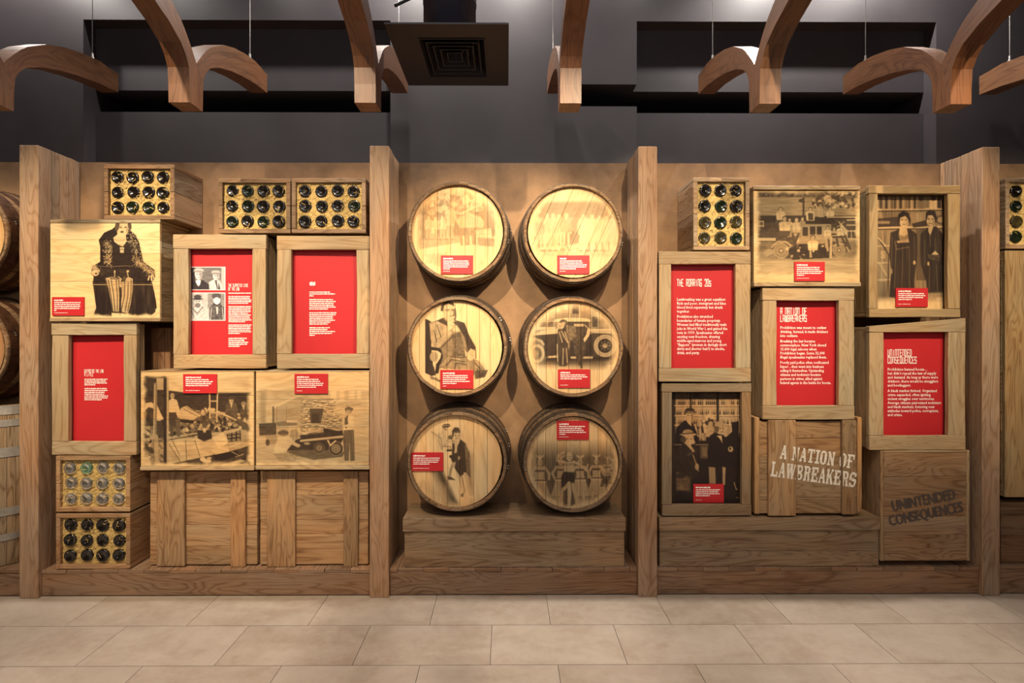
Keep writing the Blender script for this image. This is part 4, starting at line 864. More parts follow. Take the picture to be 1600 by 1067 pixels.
def bottle_crate(x0, y0, x1, y1, Y, back, cols, rows, glass, label, where, group, tint=T_CRATE, tilt=0, bx=None, seed=0):
    X0, X1, Z0, Z1 = rect(x0, y0, x1, y1, Y); t = 6.5 * PX(Y)
    r = thing('bottle_crate', label, 'crate', ((X0 + X1) / 2, Y, Z0), 'open crates of bottles packed in straw')
    carcass(r, X0, X1, Z0, Z1, Y, back, tint, t, 2)
    ix0, ix1, iz0, iz1 = X0 + t, X1 - t, Z0 + t, Z1 - t; R = random.Random(seed)
    cw, rh = (ix1 - ix0 - .006) / cols, (iz1 - iz0 - .006) / rows; ctr = []; gl = []
    for j in range(rows):
        for i in range(cols):
            g = glass[(j * cols + i) % len(glass)]
            cx = ix0 + .003 + cw * (i + .5) + R.uniform(-.003, .003); cz = iz1 - .003 - rh * (j + .5) + R.uniform(-.003, .003)
            if bx is not None and i >= bx: continue
            nm, mat = GLN[g]; k = R.random() < .35
            o = link('bottle', bottle_mesh((g, int(k)), mat), None); sc = min(1.0, cw / .083, rh / .083) * R.uniform(.93, 1.0)
            o.scale = (sc, .94, sc); o.location = (cx, Y + .004 + R.uniform(0, .007), cz); o.rotation_euler = (R.uniform(-.01, .01), R.uniform(0, 6), R.uniform(-.01, .01))
            tag(o, f'{nm} glass bottle end, {ROW[rows][j]} row {ORD[cols][i]} column, {where}', 'bottle', group); ctr.append((cx, cz)); gl.append(g)
    # straw packing
    V, Fc = [], []; nx, nz = 30, 24; d = Y + .020; dark = [(*c, .012 if g in 'CM' else .033) for c, g in zip(ctr, gl)]
    for j in range(nz + 1):
        for i in range(nx + 1): V.append((ix0 + .001 + (ix1 - ix0 - .002) * i / nx, d + R.uniform(-.003, .003), iz0 + .001 + (iz1 - iz0 - .002) * j / nz))
    for j in range(nz):
        for i in range(nx):
            a = j * (nx + 1) + i; mx, mz = (V[a][0] + V[a + nx + 2][0]) / 2, (V[a][2] + V[a + nx + 2][2]) / 2
            if all(math.hypot(mx - x, mz - z) > q for x, z, q in dark): Fc.append((a, a + 1, a + nx + 2, a + nx + 1))
    for s in range(520):
        x, z = R.uniform(ix0 + .008, ix1 - .008), R.uniform(iz0 + .006, iz1 - .006); over = s % 13 == 0
        dd = min((math.hypot(x - cx, z - cz) for cx, cz in ctr), default=1)
        if dd < .036 and not over: continue
        a = R.uniform(0, 6.28); L = R.uniform(.012, .032); bend = R.uniform(-1.2, 1.2); w = R.uniform(.0006, .0014); y = (Y + R.uniform(.001, .005)) if over else (Y + R.uniform(.009, .020)); b = len(V)
        for k in range(4):
            u = k / 3 - .5; an = a + bend * u; xx, zz = x + math.cos(an) * L * u, z + math.sin(an) * L * u; yy = y + R.uniform(-.003, .003)
            xx = min(max(xx, ix0 + .002), ix1 - .002); zz = min(max(zz, iz0 + .002), iz1 - .002)
            V += [(xx - math.sin(an) * w, yy, zz + math.cos(an) * w), (xx + math.sin(an) * w, yy - .0008, zz - math.cos(an) * w)]
        Fc += [(b + 2 * k, b + 2 * k + 1, b + 2 * k + 3, b + 2 * k + 2) for k in range(3)]
    o = mesh('straw_packing', V, Fc, M_STRAW); tag(o, f'pale yellow straw packed round the bottles, {where}', 'straw', None, 'stuff')
    return r

def picture_box(x0, y0, x1, y1, Y, back, img, pbox, seams, label, group, top=3, bot=6, pl=None, tint=T_OAK, ptint=T_PRINT, side=3):
    """Crate whose planked front carries a burnt-in picture. (x0,y0,x1,y1) is the planked face; top / bot = board edges in pixels."""
    X0, X1, Z0, Z1 = rect(x0, y0, x1, y1, Y); k = PX(Y); t0, t1 = top * k, bot * k
    r = thing('picture_crate', label, 'crate', ((X0 + X1) / 2, Y, Z0 - t1), group)
    mat = wood('print_' + img.name, .8, .55, .05, img, spec=.15); pb = rect(*pbox, Y)
    zs = [at(0, s, Y)[1] for s in [y1] + list(seams) + [y0]]
    for a, c in zip(zs, zs[1:]): slab('front_plank', r, [(X0, a + .0006), (X1, a + .0006), (X1, c - .0006), (X0, c - .0006)], Y, Y + .018, mat, jit(ptint, .05, .02), (1, 0), pb)
    beam('top_board', r, X0 - .001, X1 + .004, Y - .002, back, Z1 + .0005, Z1 + t0, 'x', W, jit(tint), .001)
    beam('bottom_board', r, X0 - .001, X1 + .004, Y - .006, back, Z0 - t1, Z0 - .0005, 'x', W, jit(tint), .001)
    h = (Z1 - Z0) / side
    for a, c in ((X0 + .001, X0 + .02), (X1 - .02, X1 - .001)):
        for i in range(side): beam('side_board', r, a, c, Y + .019, back, Z0 + h * i + .0006, Z0 + h * (i + 1) - .0006, 'y', W, jit(tint, .18))
    if pl: plaque(r, *pl[0], Y, *pl[1])
    return r

def framed(x0, y0, x1, y1, ins, Y, back, label, name='text_crate', cat='panel', group=None, tint=T_OAK, wav=.0028, content=None, depth=.046, slope=None, side=2):
    """Crate faced with a rough four-board frame round a recessed panel. ins = inner opening (px)."""
    X0, X1, Z0, Z1 = rect(x0, y0, x1, y1, Y); a, c, e, g = rect(*ins, Y)
    r = thing(name, label, cat, ((X0 + X1) / 2, Y, Z0), group); th = .03
    tr = beam('top_rail', r, X0, X1, Y, Y + th, g, Z1, 'x', WF, jit(tint, .08), wav, .003, 9)
    if slope:
        me = tr.data; off = wloc(tr)
        for v in me.vertices:
            if v.co.z + off.z > (g + Z1) / 2: v.co.z += slope * ((v.co.x + off.x - X0) / (X1 - X0) - 1)
    beam('bottom_rail', r, X0 + rnd.uniform(0, .004), X1, Y, Y + th, Z0, e, 'x', WF, jit(tint, .08), wav, .003, 9)
    beam('left_stile', r, X0 + .002, a, Y + .001, Y + th, e + .0006, g - .0006, 'z', WF, jit(tint, .08), wav * .8, .003, 9)
    beam('right_stile', r, c, X1 - .002, Y + .001, Y + th, e + .0006, g - .0006, 'z', WF, jit(tint, .08), wav * .8, .003, 9)
    carcass(r, X0 + .006, X1 - .006, Z0 + .006, Z1 - .006 - (abs(slope) if slope else 0), Y + th + .0005, back, tint, .022, side, WF, back=False, vert=True)
    d = Y + depth
    return r, (a - .01, c + .01, e - .01, g + .01), d
def red_panel(r, q, d):
    a, c, e, g = q; return slab('red_panel', r, [(a, e), (c, e), (c, g), (a, g)], d - .002, d + .006, M_RED, ch=.0005)

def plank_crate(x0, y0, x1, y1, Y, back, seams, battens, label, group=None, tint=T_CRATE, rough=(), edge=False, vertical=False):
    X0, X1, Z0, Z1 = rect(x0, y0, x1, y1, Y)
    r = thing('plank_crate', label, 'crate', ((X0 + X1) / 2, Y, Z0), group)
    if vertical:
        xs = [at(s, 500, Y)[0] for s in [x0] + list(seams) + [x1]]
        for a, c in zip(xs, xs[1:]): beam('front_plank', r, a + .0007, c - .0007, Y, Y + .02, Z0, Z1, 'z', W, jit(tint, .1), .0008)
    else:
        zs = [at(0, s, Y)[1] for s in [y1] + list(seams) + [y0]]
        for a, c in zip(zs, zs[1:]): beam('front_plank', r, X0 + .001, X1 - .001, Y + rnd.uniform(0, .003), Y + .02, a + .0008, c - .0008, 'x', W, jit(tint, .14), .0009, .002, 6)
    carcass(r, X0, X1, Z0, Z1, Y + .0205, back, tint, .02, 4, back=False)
    k = PX(Y)
    for i, (bx0, bx1, by0, by1) in enumerate(battens):
        a, c, e, g = rect(bx0, by0, bx1, by1, Y - .018)
        beam('batten', r, a, c, Y - .018, Y - .0005, e, g, 'z', WSAW if i in rough else W, jit(tint, .12), .001, .003, 6)
    return r

# barrels --------------------------------------------------------------------------------------
def radius(u, r0=.300, rb=.328, L=.30):           # barrel profile from the head (u=0) towards the bilge
    return r0 + (rb - r0) * math.sin(min(1, u / L) * math.pi / 2)
def barrel(px, py, Y, label, img=None, pbox=None, ang=90, nb=7, hoop=M_HOOP, group='barrels with printed heads', pl=None, ptint=T_HEAD, head_px=None, seed=0, hw=.055, r0=.302):
    cx, cz = at(px, py, Y); L = YW - .004 - Y
    r = thing('barrel', label, 'barrel', (cx, Y, cz - .34), group); R = random.Random(seed); ns = 24; a0 = R.uniform(0, .2)
    us = [0, .006, .05, .11, .17, .23, L]
    # head of boards
    hr = .283; hx, hz = at(*(head_px or (px, py)), Y + .028)
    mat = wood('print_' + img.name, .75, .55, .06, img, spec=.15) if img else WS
    pb = rect(*pbox, Y + .028) if pbox else None
    th = math.radians(ang); dx, dz = math.cos(th), math.sin(th); nx, nz = -dz, dx
    ed = [-hr * 1.0] + sorted((-hr + 2 * hr * (i + R.uniform(-.25, .25)) / nb) for i in range(1, nb)) + [hr]
    for lo, hi in zip(ed, ed[1:]):
        lo2, hi2 = lo + .0008, hi - .0008; pts = []
        def arc(s0, s1, sgn):
            for i in range(9):
                s = s0 + (s1 - s0) * i / 8; q = math.sqrt(max(0, hr * hr - s * s)) * sgn; pts.append((hx + nx * s + dx * q, hz + nz * s + dz * q))
        arc(lo2, hi2, 1); arc(hi2, lo2, -1)
        area_ = sum(p[0] * q[1] - q[0] * p[1] for p, q in zip(pts, pts[1:] + pts[:1]))
        if area_ < 0: pts.reverse()
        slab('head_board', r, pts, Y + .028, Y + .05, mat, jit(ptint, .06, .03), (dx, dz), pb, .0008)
    # staves
    edges = [a0 + 6.28319 * (i + R.uniform(-.16, .16)) / ns for i in range(ns)]; edges.append(edges[0] + 6.28319)
    for lo, hi in zip(edges, edges[1:]):
        V, Fc, UV = [], [], []; g = .0022; m = 3; bump = R.uniform(-.0015, .0015); u0, v0 = R.uniform(0, 40), R.uniform(0, 40)
        for u in us:
            ro = radius(u, r0) + bump; ri = ro - (.02 if u > .001 else .016); c = .002 if u == 0 else 0
            for i in range(m + 1): an = lo + g + (hi - lo - 2 * g) * i / m; V.append((cx + math.cos(an) * (ro - c), Y + u, cz + math.sin(an) * (ro - c)))
            for i in range(m, -1, -1): an = lo + g + (hi - lo - 2 * g) * i / m; V.append((cx + math.cos(an) * ri, Y + u, cz + math.sin(an) * ri))
        k = 2 * m + 2
        for s in range(len(us) - 1):
            for i in range(k):
                f = (s * k + i, s * k + (i + 1) % k, s * k + k + (i + 1) % k, s * k + k + i); Fc.append(f)
                UV += [(u0 + us[s], v0 + i * .025), (u0 + us[s], v0 + i * .025 + .025), (u0 + us[s + 1], v0 + i * .025 + .025), (u0 + us[s + 1], v0 + i * .025)]
        for f in (tuple(range(k - 1, -1, -1)),): Fc.append(f); UV += [(u0 + V[i][0] * .3, v0 + V[i][2]) for i in f]
        mesh('stave', V, Fc, WR, r, jit(T_STAVE, .2, .06), UV)
    # hoops
    def hoop_(u1, u2, name):
        V, Fc = [], []; n = 48
        for u, e in ((u1, .0006), (u1, .0036), ((u1 + u2) / 2, .0036), (u2, .0036), (u2, .0006)):
            for i in range(n): a = 6.28319 * i / n; q = radius(u, r0) + .0012 + e; V.append((cx + math.cos(a) * q, Y + u, cz + math.sin(a) * q))
        for k in range(4):
            for i in range(n): Fc.append((k * n + i, k * n + (i + 1) % n, k * n + n + (i + 1) % n, k * n + n + i))
        h = mesh(name, V, Fc, hoop, r, smooth=False)
        a = R.uniform(-.4, .6) if px > 0 else R.uniform(.15, .35)
        for d in (0, .05):
            V, Fc = [], []; u = (u1 + u2) / 2; q = radius(u, r0) + .004
            p = Vector((cx + math.cos(a + d) * q, Y + u, cz + math.sin(a + d) * q)); dr = Vector((math.cos(a + d), 0, math.sin(a + d))); tube(V, Fc, p, p + dr * .004, .005, 8)
            mesh('rivet', V, Fc, M_RIVET, h)
    hoop_(.012, .012 + hw, 'chime_hoop'); hoop_(.125, .165, 'quarter_hoop'); hoop_(.225, L - .012, 'bilge_hoop')
    if pl: plaque(r, *pl[0], Y + .028, *pl[1])
    return r
# ================= the displays: first bay =================
E = YW - .004
Gb = ['bottles in the crate over the fur coat picture', 'bottles in the crate over the mugshot panel', 'bottles in the crate beside the second post', 'pale bottles in the lower left crate', 'dark bottles in the lowest left crate', 'bottles in the upright crate of the right bay', 'bottles in the crate past the last post']
bottle_crate(162, 257, 272, 342.5, 3.055, E, 4, 3, 'KKKKKKKKKGGK', 'dark bottle crate under the dark wall, above the fur coat picture', 'crate above the fur coat picture', Gb[0], (.21, .13, .072), seed=1)
bottle_crate(341, 279, 453.5, 364, 3.075, E, 4, 3, 'KGKKKGKKGKGK', 'bottle crate standing above the red panel with two mugshots', 'crate above the mugshot panel', Gb[1], (.25, .165, .098), seed=2)
bottle_crate(455.5, 278.5, 571.5, 364, 3.068, E, 4, 3, 'KKKKKKKGKKKK', 'bottle crate next to the post, above the plain red panel', 'crate above the plain red panel', Gb[2], (.28, .19, .12), seed=3)
bottle_crate(87, 712.5, 203, 799.5, 3.062, E, 4, 3, 'CMCCCCCCCCCC', 'crate of clear glass bottles, standing on another crate', 'crate of clear bottles', Gb[3], (.36, .225, .12), seed=4)
bottle_crate(87, 802.5, 203, 889, 3.062, E, 4, 3, 'KKKKKKKKKKKK', 'crate of near-black bottles on the platform under the clear bottles', 'lowest crate on the platform', Gb[4], (.37, .225, .12), seed=5)

im = image('fur_woman', print_fur_woman())
picture_box(78.5, 348.5, 249.5, 496.5, 3.058, E, im, (78.1, 348.6, 249.5, 496.5), (439.5, 396, 374.5), 'pale plank crate with sepia picture of a seated woman in a fur coat', 'crates with burnt-in pictures', 5.5, 5.5,
    ((81, 464, 131, 493), ((.82, .8, .82, .78, .08), .42, 100, .28)), ptint=(.78, .56, .29), side=4)

r, q, d = framed(80, 504.5, 213, 711, (106, 523.5, 193, 690), 3.07, 3.15, 'oak framed red panel with tiny writing above the clear bottles', group='framed red text panels', wav=.003)
p = red_panel(r, q, d); Yt = d - .0028
heading(p, ['OUTPACING THE LAW', 'A LITTLE'], 132, 577.3, 4.8, 5.6, 30, Yt)
bars(p, 132, 592, [36, 33, 35, 17, 0, 35, 36, 32, 31, 37, 36, 27], 2.9, 1.2, Yt, 41, .8)

r, q, d = framed(270, 366.5, 415.5, 575.5, (294, 388.5, 394, 554), 3.07, E, 'oak framed red panel with two small mugshot photographs', group='framed red text panels', wav=.003)
p = red_panel(r, q, d); Yt = d - .0028
for i, (bx, nm) in enumerate((((295.3, 416.8, 352.2, 453.4), 'mugshot_photo'), ((295, 457, 352.2, 501), 'mugshot_photo'))):
    im = image('mugshot_%d' % i, print_mugshots(i)); m, t, b = material('mugshot_print_%d' % i)
    tx = t.n('ShaderNodeTexImage', image=im, extension='EXTEND'); t.l(t.n('ShaderNodeUVMap', uv_map='print').outputs[0], tx.inputs[0])
    t.l(t.mix(tx.outputs['Color'], (.86, .80, .78), (.012, .006, .011)), b.inputs['Base Color']); b.inputs['Roughness'].default_value = .5
    a, c, e, g = rect(*bx, Yt); slab(nm, p, [(a, e), (c, e), (c, g), (a, g)], Yt - .0006, Yt + .0006, m, pbox=(a, c, e, g), ch=.0002)
heading(p, ['THE SLAPSTICK SIDE', 'OF THE LAW'], 357, 443.5, 4.6, 5.7, 31, Yt)
bars(p, 357, 457.5, [35.5, 0, 34, 33, 36, 36, 31, 0, 36, 35, 34, 35, 31, 35, 33, 34, 36, 26, 0, 36, 35, 35, 34, 36, 18], 2.62, 1.1, Yt, 42, .75)
bars(p, 357, 528, [29, 25, 31, 29, 18], 3.05, 1.4, Yt - .0002, 43, .8, 'bold_lettering')

r, q, d = framed(432, 368.5, 577.5, 575.5, (455, 390, 557, 553), 3.07, E, 'oak framed plain red panel with one column of tiny writing', group='framed red text panels', wav=.003)
p = red_panel(r, q, d); Yt = d - .0028
bars(p, 483.8, 441.6, [9], 5, 4.2, Yt, 44, .9, 'heading')
bars(p, 483.4, 455.8, [32, 40, 7, 0, 37, 41, 38, 38, 41, 29, 0, 42, 41, 37, 37, 40, 33, 29, 0, 32, 28, 40, 35, 9], 2.93, 1.2, Yt, 45, .8)

CR1 = 'large crates with battens under the left pictures'
im = image('rum_runners', print_rum_runners())
picture_box(220, 581, 396.5, 728.5, 3.04, E, im, (219.8, 582.7, 395.8, 729.3), (690, 655, 618), 'plank crate with sepia picture of men among crates and timber uprights', 'crates with burnt-in pictures', 1.5, 6,
    ((286, 584.5, 338.5, 614.5), ((.7, .82, .76, .68), .42, 110, .46)), ptint=(.66, .45, .22))
im = image('lumber_truck', print_lumber_truck())
picture_box(400, 581, 576.5, 727.5, 3.04, E, im, (399.8, 581.2, 577.3, 727.7), (668, 624), 'plank crate with sepia picture of a truck stacked with boards', 'crates with burnt-in pictures', 1.5, 6,
    ((460, 584, 512, 615), ((.66, .7, .8, .78, .58), .16, 120, .36)), ptint=(.70, .49, .25))
plank_crate(234, 737, 402, 883, 3.105, E, (854, 821, 778.5), ((244.5, 288, 736.5, 885), (360, 383, 736.5, 886)), 'large batten crate under the picture of men among crates', CR1)
plank_crate(406, 737, 575.5, 883, 3.105, E, (836, 813, 774.5), ((417, 461, 736, 886), (536.5, 559, 736, 886)), 'large batten crate under the truck picture, one batten saw-marked', CR1, rough=(1,))
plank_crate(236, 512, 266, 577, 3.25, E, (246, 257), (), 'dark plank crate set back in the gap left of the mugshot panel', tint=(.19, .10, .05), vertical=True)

# ================= second bay: six barrels on a plinth =================
def plinth(sx0, sx1, ya, yb, bx0, bx1, yc, Y, zdeck, label, seams=(), tint=T_GREYB):
    X0, X1, _, Z1 = rect(sx0, ya, sx1, yb, Y); Zs = at(0, yb, Y)[1]
    r = thing('plinth', label, 'plinth', ((X0 + X1) / 2, Y, zdeck), 'wooden plinths')
    beam('top_slab', r, X0, X1, Y, E, Zs, Z1, 'x', W, jit(tint, .05), .0012, .003, 9)
    a, c = at(bx0, 850, Y + .012)[0], at(bx1, 850, Y + .012)[0]
    zs = [zdeck + .001] + [at(0, s, Y + .012)[1] for s in seams] + [Zs - .001]
    for p, q in zip(zs, zs[1:]): beam('front_board', r, a, c, Y + .012, Y + .04, p, q - .0008, 'x', W, jit(tint, .06), .0008, .002, 9)
    for p, q in ((a + .001, a + .022), (c - .022, c - .001)): beam('side_board', r, p, q, Y + .0405, E, zdeck + .001, Zs - .001, 'y', W, jit(tint, .1))
    return Z1
ZP = plinth(629, 978, 809.5, 832, 632, 975.5, 887, 3.056, ZD2, 'broad wooden plinth carrying the six barrels')
CB = 3.06
def hb(cx, cy, r=72.5): return (cx - r, cy - r, cx + r, cy + r)
def zoomdisc(ox, oy, cx, cy, r, k=6.276): return (ox + (cx - r) / k, oy + (cy - r) / k, ox + (cx + r) / k, oy + (cy + r) / k)
barrel(715.5, 361.5, CB, 'barrel with faded street crowd print, upper one nearer the second post', image('street_crowd', print_street_crowd()), zoomdisc(630, 280, 528, 515, 452), 90, 7, pl=((689, 399, 739, 428), ((.78, .8, .8, .76, .2), .2, 130, .3)), head_px=(714.1, 362), seed=1)
barrel(895.5, 363.5, CB, 'barrel with faded print of women standing in a row', image('bathing_line', print_bathing_line()), zoomdisc(810, 280, 545, 515, 452), 66, 6, pl=((871, 399, 921, 428), ((.68, .72, .84, .82, .5), .18, 140, .2)), head_px=(896.8, 362), seed=2)
barrel(714.5, 541.5, CB, 'barrel with a print of a seated man in a chair, hand to chin', image('seated_man', print_seated_man()), zoomdisc(630, 455, 518, 545, 455), 90, 8, pl=((688, 578, 739.5, 607.5), ((.75, .76, .7, .82, .42), .12, 150, .36)), head_px=(712.5, 542), seed=3)
barrel(896, 542.5, CB, 'barrel with a print of a couple beside an old motor car', image('motor_car', print_motor_car()), zoomdisc(810, 455, 540, 550, 460), 90, 9, pl=((872, 577, 922, 606), ((.78, .84, .66), .24, 160, .3)), head_px=(896, 542.6), seed=4)
barrel(714, 721.5, CB, 'barrel with a print of a woman in a dark coat on a gangplank', image('gangplank', print_gangplank()), zoomdisc(630, 635, 518, 535, 452), 90, 7, pl=((642, 707, 692.5, 736), ((.82, .8, .76, .5), .5, 170, .37)), head_px=(712.5, 720.3), seed=5)
barrel(895.5, 723, CB, 'barrel with a print of dancers in fringed skirts', image('dancers', print_dancers()), zoomdisc(810, 635, 530, 555, 462), 90, 9, pl=((870, 657.5, 920, 687), ((.8, .7, .76, .84, .2), .3, 180, .3)), head_px=(894.5, 723.4), seed=6)

# ================= third bay =================
bottle_crate(1083.5, 277.5, 1171.5, 390.5, 3.058, E, 3, 4, 'KKKKGKOGOOOG', 'upright bottle crate three bottles wide above the roaring twenties panel', 'crate above the roaring twenties panel', Gb[5], (.33, .24, .155), seed=6)
im = image('truck_gang', print_truck_gang())
picture_box(1178, 296.5, 1343.5, 441, 3.05, E, im, (1178.1, 296.6, 1343.5, 441.1), (), 'square crate with sepia picture of workmen crowded on a truck', 'crates with burnt-in pictures', 6, 6.5,
    ((1241.5, 409, 1289, 439), ((.76, .74, .86, .8, .24), .4, 190, .36)), ptint=(.68, .47, .23))
r, q, d = framed(1358, 290, 1501, 495.5, (1372, 302.5, 1481.5, 482.5), 3.058, E, 'oak framed sepia picture of two women in dark coats before shelves', 'framed_picture', 'picture', 'framed sepia pictures', (.36, .25, .125), .0018)
im = image('two_women', print_two_women()); m = wood('print_two_women', .9, .5, .05, im); a, c, e, g = q
pb = rect(1372.2, 303.1, 1482, 482.4, d)
slab('picture_panel', r, [(a, e), (c, e), (c, g), (a, g)], d, d + .008, m, (.72, .50, .25), (0, 1), pb, .0005)
plaque(r, 1400, 450, 1450, 479.5, d, (.8, .84, .78, .42), .38, 200, .4)

r, q, d = framed(1029.5, 393, 1173.5, 596.5, (1049, 412.5, 1149.5, 575.5), 3.058, E, 'oak framed red panel headed the roaring twenties', group='framed red text panels', wav=.0022)
p = red_panel(r, q, d); Yt = d - .0028
heading(p, ['THE ROARING 20s'], 1058, 436.5, 10.6, 11, 54, Yt)
text(p, 'Lawbreaking was a great equalizer.\nRich and poor, immigrant and blue\nblood lived separately but drank\ntogether.', 1057.7, 465.2, 6.24, 77, Yt)
text(p, 'Prohibition also stretched\nboundaries of female propriety.\nWomen had filled traditionally male\njobs in World War I, and gained the\nvote in 1919. Speakeasies offered\nexciting new freedom, drawing\nmiddle-aged matrons and young\n\u201cflappers\u201d (women in daringly short\nskirts and shorter hair!) to smoke,\ndrink, and party.', 1057.7, 492, 6.3, 79, Yt)

r, q, d = framed(1191.5, 449, 1335.5, 655.5, (1213.5, 469.5, 1311, 634), 3.058, E, 'oak framed red panel headed a nation of lawbreakers', group='framed red text panels', wav=.0022)
p = red_panel(r, q, d); Yt = d - .0028
heading(p, ['A NATION OF', 'LAWBREAKERS'], 1219.5, 481.3, 9.8, 11.2, 42, Yt)
text(p, 'Prohibition was meant to outlaw\ndrinking. Instead, it made drinkers\ninto outlaws.', 1219, 509.3, 6.35, 75, Yt)
text(p, 'Breaking the law became\ncommonplace. New York closed\n15,000 legal saloons when\nProhibition began. Some 32,000\nillegal speakeasies replaced them.', 1219, 530.4, 6.3, 73, Yt)
text(p, 'Poorly paid police often confiscated\nliquor\u2026then went into business\nselling it themselves. Upstanding\ncitizens and mobsters became\npartners in crime, allied against\nfederal agents in the battle for booze.', 1219, 563.8, 6.35, 80, Yt)

r, q, d = framed(1358, 497, 1509, 703, (1381, 519, 1482, 681), 3.062, E, 'oak framed red panel headed unintended consequences, top rail sloping', group='framed red text panels', wav=.0022, slope=.05)
p = red_panel(r, q, d); Yt = d - .0028
heading(p, ['UNINTENDED', 'CONSEQUENCES'], 1387.3, 546.3, 9.8, 11.4, 46, Yt)
text(p, 'Prohibition banned booze\u2026\nbut didn\u2019t repeal the law of supply\nand demand. As long as there were\ndrinkers, there would be smugglers\nand bootleggers.', 1386.8, 574.5, 6.25, 79.5, Yt)
text(p, 'A black market thrived. Organized\ncrime expanded, often igniting\nviolent struggles over territories.\nAverage citizens patronized mobsters\nand black markets, fostering new\nattitudes toward police, corruption,\nand crime.', 1386.8, 608, 6.28, 84.5, Yt)

r, q, d = framed(1034, 599, 1174.5, 806, (1050, 612.5, 1159.5, 789), 3.068, E, 'grey-brown framed dark sepia picture of drinkers in a bar', 'framed_picture', 'picture', 'framed sepia pictures', (.255, .175, .10), .0016)
im = image('barroom', print_barroom()); m = wood('print_barroom', .9, .5, .05, im, ink=(.010, .006, .007)); a, c, e, g = q
slab('picture_panel', r, [(a, e), (c, e), (c, g), (a, g)], d, d + .008, m, (.62, .40, .20), (0, 1), rect(1049.7, 612.3, 1160.2, 788.2, d), .0005)
plaque(r, 1083.5, 756.5, 1131, 785.5, d, (.8, .74, .78, .46), .2, 210, .48)

ZP3 = plinth(1030, 1376, 808.5, 831, 1030.5, 1373, 885, 3.058, ZD3, 'long low wooden plinth under the barroom picture and the white-stencilled crate', (863.5,))
r = plank_crate(1184, 659, 1342.5, 804.5, 3.075, E, (779, 752, 716, 686), ((1201, 1243.5, 656.5, 806), (1316.5, 1337, 656.5, 804)), 'batten crate with white slanting stencilled writing', 'stencilled crates', (.33, .21, .11), rough=(1,))
beam('left_corner_board', r, *[at(x, 700, 3.075)[0] for x in (1178.5, 1186)], 3.068, E - .02, at(0, 804.5, 3.075)[1], at(0, 653, 3.075)[1], 'z', W, jit((.36, .215, .10)))
beam('right_corner_board', r, *[at(x, 700, 3.075)[0] for x in (1338.5, 1345.5)], 3.068, E - .02, at(0, 802, 3.075)[1], at(0, 653, 3.075)[1], 'z', W, jit((.36, .215, .10)))
# white paint stencilled straight over planks and battens
def slab_letter(ch, u, v):          # wood-type capitals, u and v in 0..1
    st, th, sf = .30, .15, .13
    def stem(c, w=st): return abs(u - c) < w / 2
    def serif(c, w=.44): return abs(u - c) < w / 2 and (v < sf or v > 1 - sf)
    def diag(x0, x1, w): return abs(u - (x0 + (x1 - x0) * v)) < w / 2
    cup = lambda: (abs(u - .5) / .5) ** 2.6 + (abs(v - .5) / .5) ** 2.6
    if ch == 'A': return diag(.13, .5, .16) or diag(.86, .5, .3) or (.28 < v < .42 and .2 < u < .8) or (v < sf and (abs(u - .14) < .2 or abs(u - .84) < .22))
    if ch == 'N': return stem(.2, .2) or stem(.82, .2) or diag(.86, .16, .32) or (v > 1 - sf and (abs(u - .18) < .2 or abs(u - .82) < .2)) or (v < sf and abs(u - .2) < .2)
    if ch == 'T': return stem(.5, .34) or v > 1 - th or (v > .68 and (u < .13 or u > .87)) or (v < sf and abs(u - .5) < .32)
    if ch == 'I': return stem(.5, .5) or v < sf or v > 1 - sf
    if ch == 'O': return cup() < 1 and not (abs(u - .5) < .17 and abs(v - .5) < .36)
    if ch == 'F': return stem(.25, .3) or (v > 1 - th) or (.45 < v < .58 and u < .72) or (v > .66 and u > .82) or (v < sf and u < .55)
    if ch == 'L': return stem(.25, .3) or v < th or (v < .36 and u > .82) or (v > 1 - sf and u < .55)
    if ch == 'E': return stem(.25, .3) or v < th or v > 1 - th or (.44 < v < .57 and u < .72) or ((v < .34 or v > .66) and u > .82) or (.36 < v < .65 and .62 < u < .74)
    if ch == 'W': return diag(.3, .1, .24) or diag(.3, .5, .13) or diag(.72, .52, .24) or diag(.72, .92, .13) or (v > 1 - sf and (u < .28 or abs(u - .52) < .14 or u > .8))
    if ch == 'B': return stem(.25, .3) or (((abs(u - .45) / .52) ** 2.4 + (abs(v - .75) / .26) ** 2.4 < 1 or (abs(u - .45) / .55) ** 2.4 + (abs(v - .26) / .27) ** 2.4 < 1) and u > .3 and not (u < .68 and (abs(v - .74) < .12 or abs(v - .26) < .13))) or (u < .4 and (v < sf or v > 1 - sf))
    if ch == 'R': return stem(.25, .3) or ((abs(u - .45) / .52) ** 2.4 + (abs(v - .73) / .28) ** 2.4 < 1 and u > .3 and not (u < .66 and abs(v - .73) < .13)) or (v < .5 and diag(.86, .5, .28)) or (v < sf and (u < .48 or u > .66)) or (v > 1 - sf and u < .4)
    if ch == 'K': return stem(.22, .28) or (v > .42 and diag(.0, .86, .18) and u > .3) or (v < .6 and diag(.86, .3, .3) and u > .3) or ((v < sf or v > 1 - sf) and (u < .42 or u > .66))
    if ch == 'S': return (cup() < 1 and not (abs(u - .5) < .2 and (abs(v - .73) < .12 or abs(v - .27) < .12)) and not (u > .62 and .55 < v < .72) and not (u < .38 and .28 < v < .45)) or (v > .7 and u > .86) or (v < .3 and u < .12)
    return False
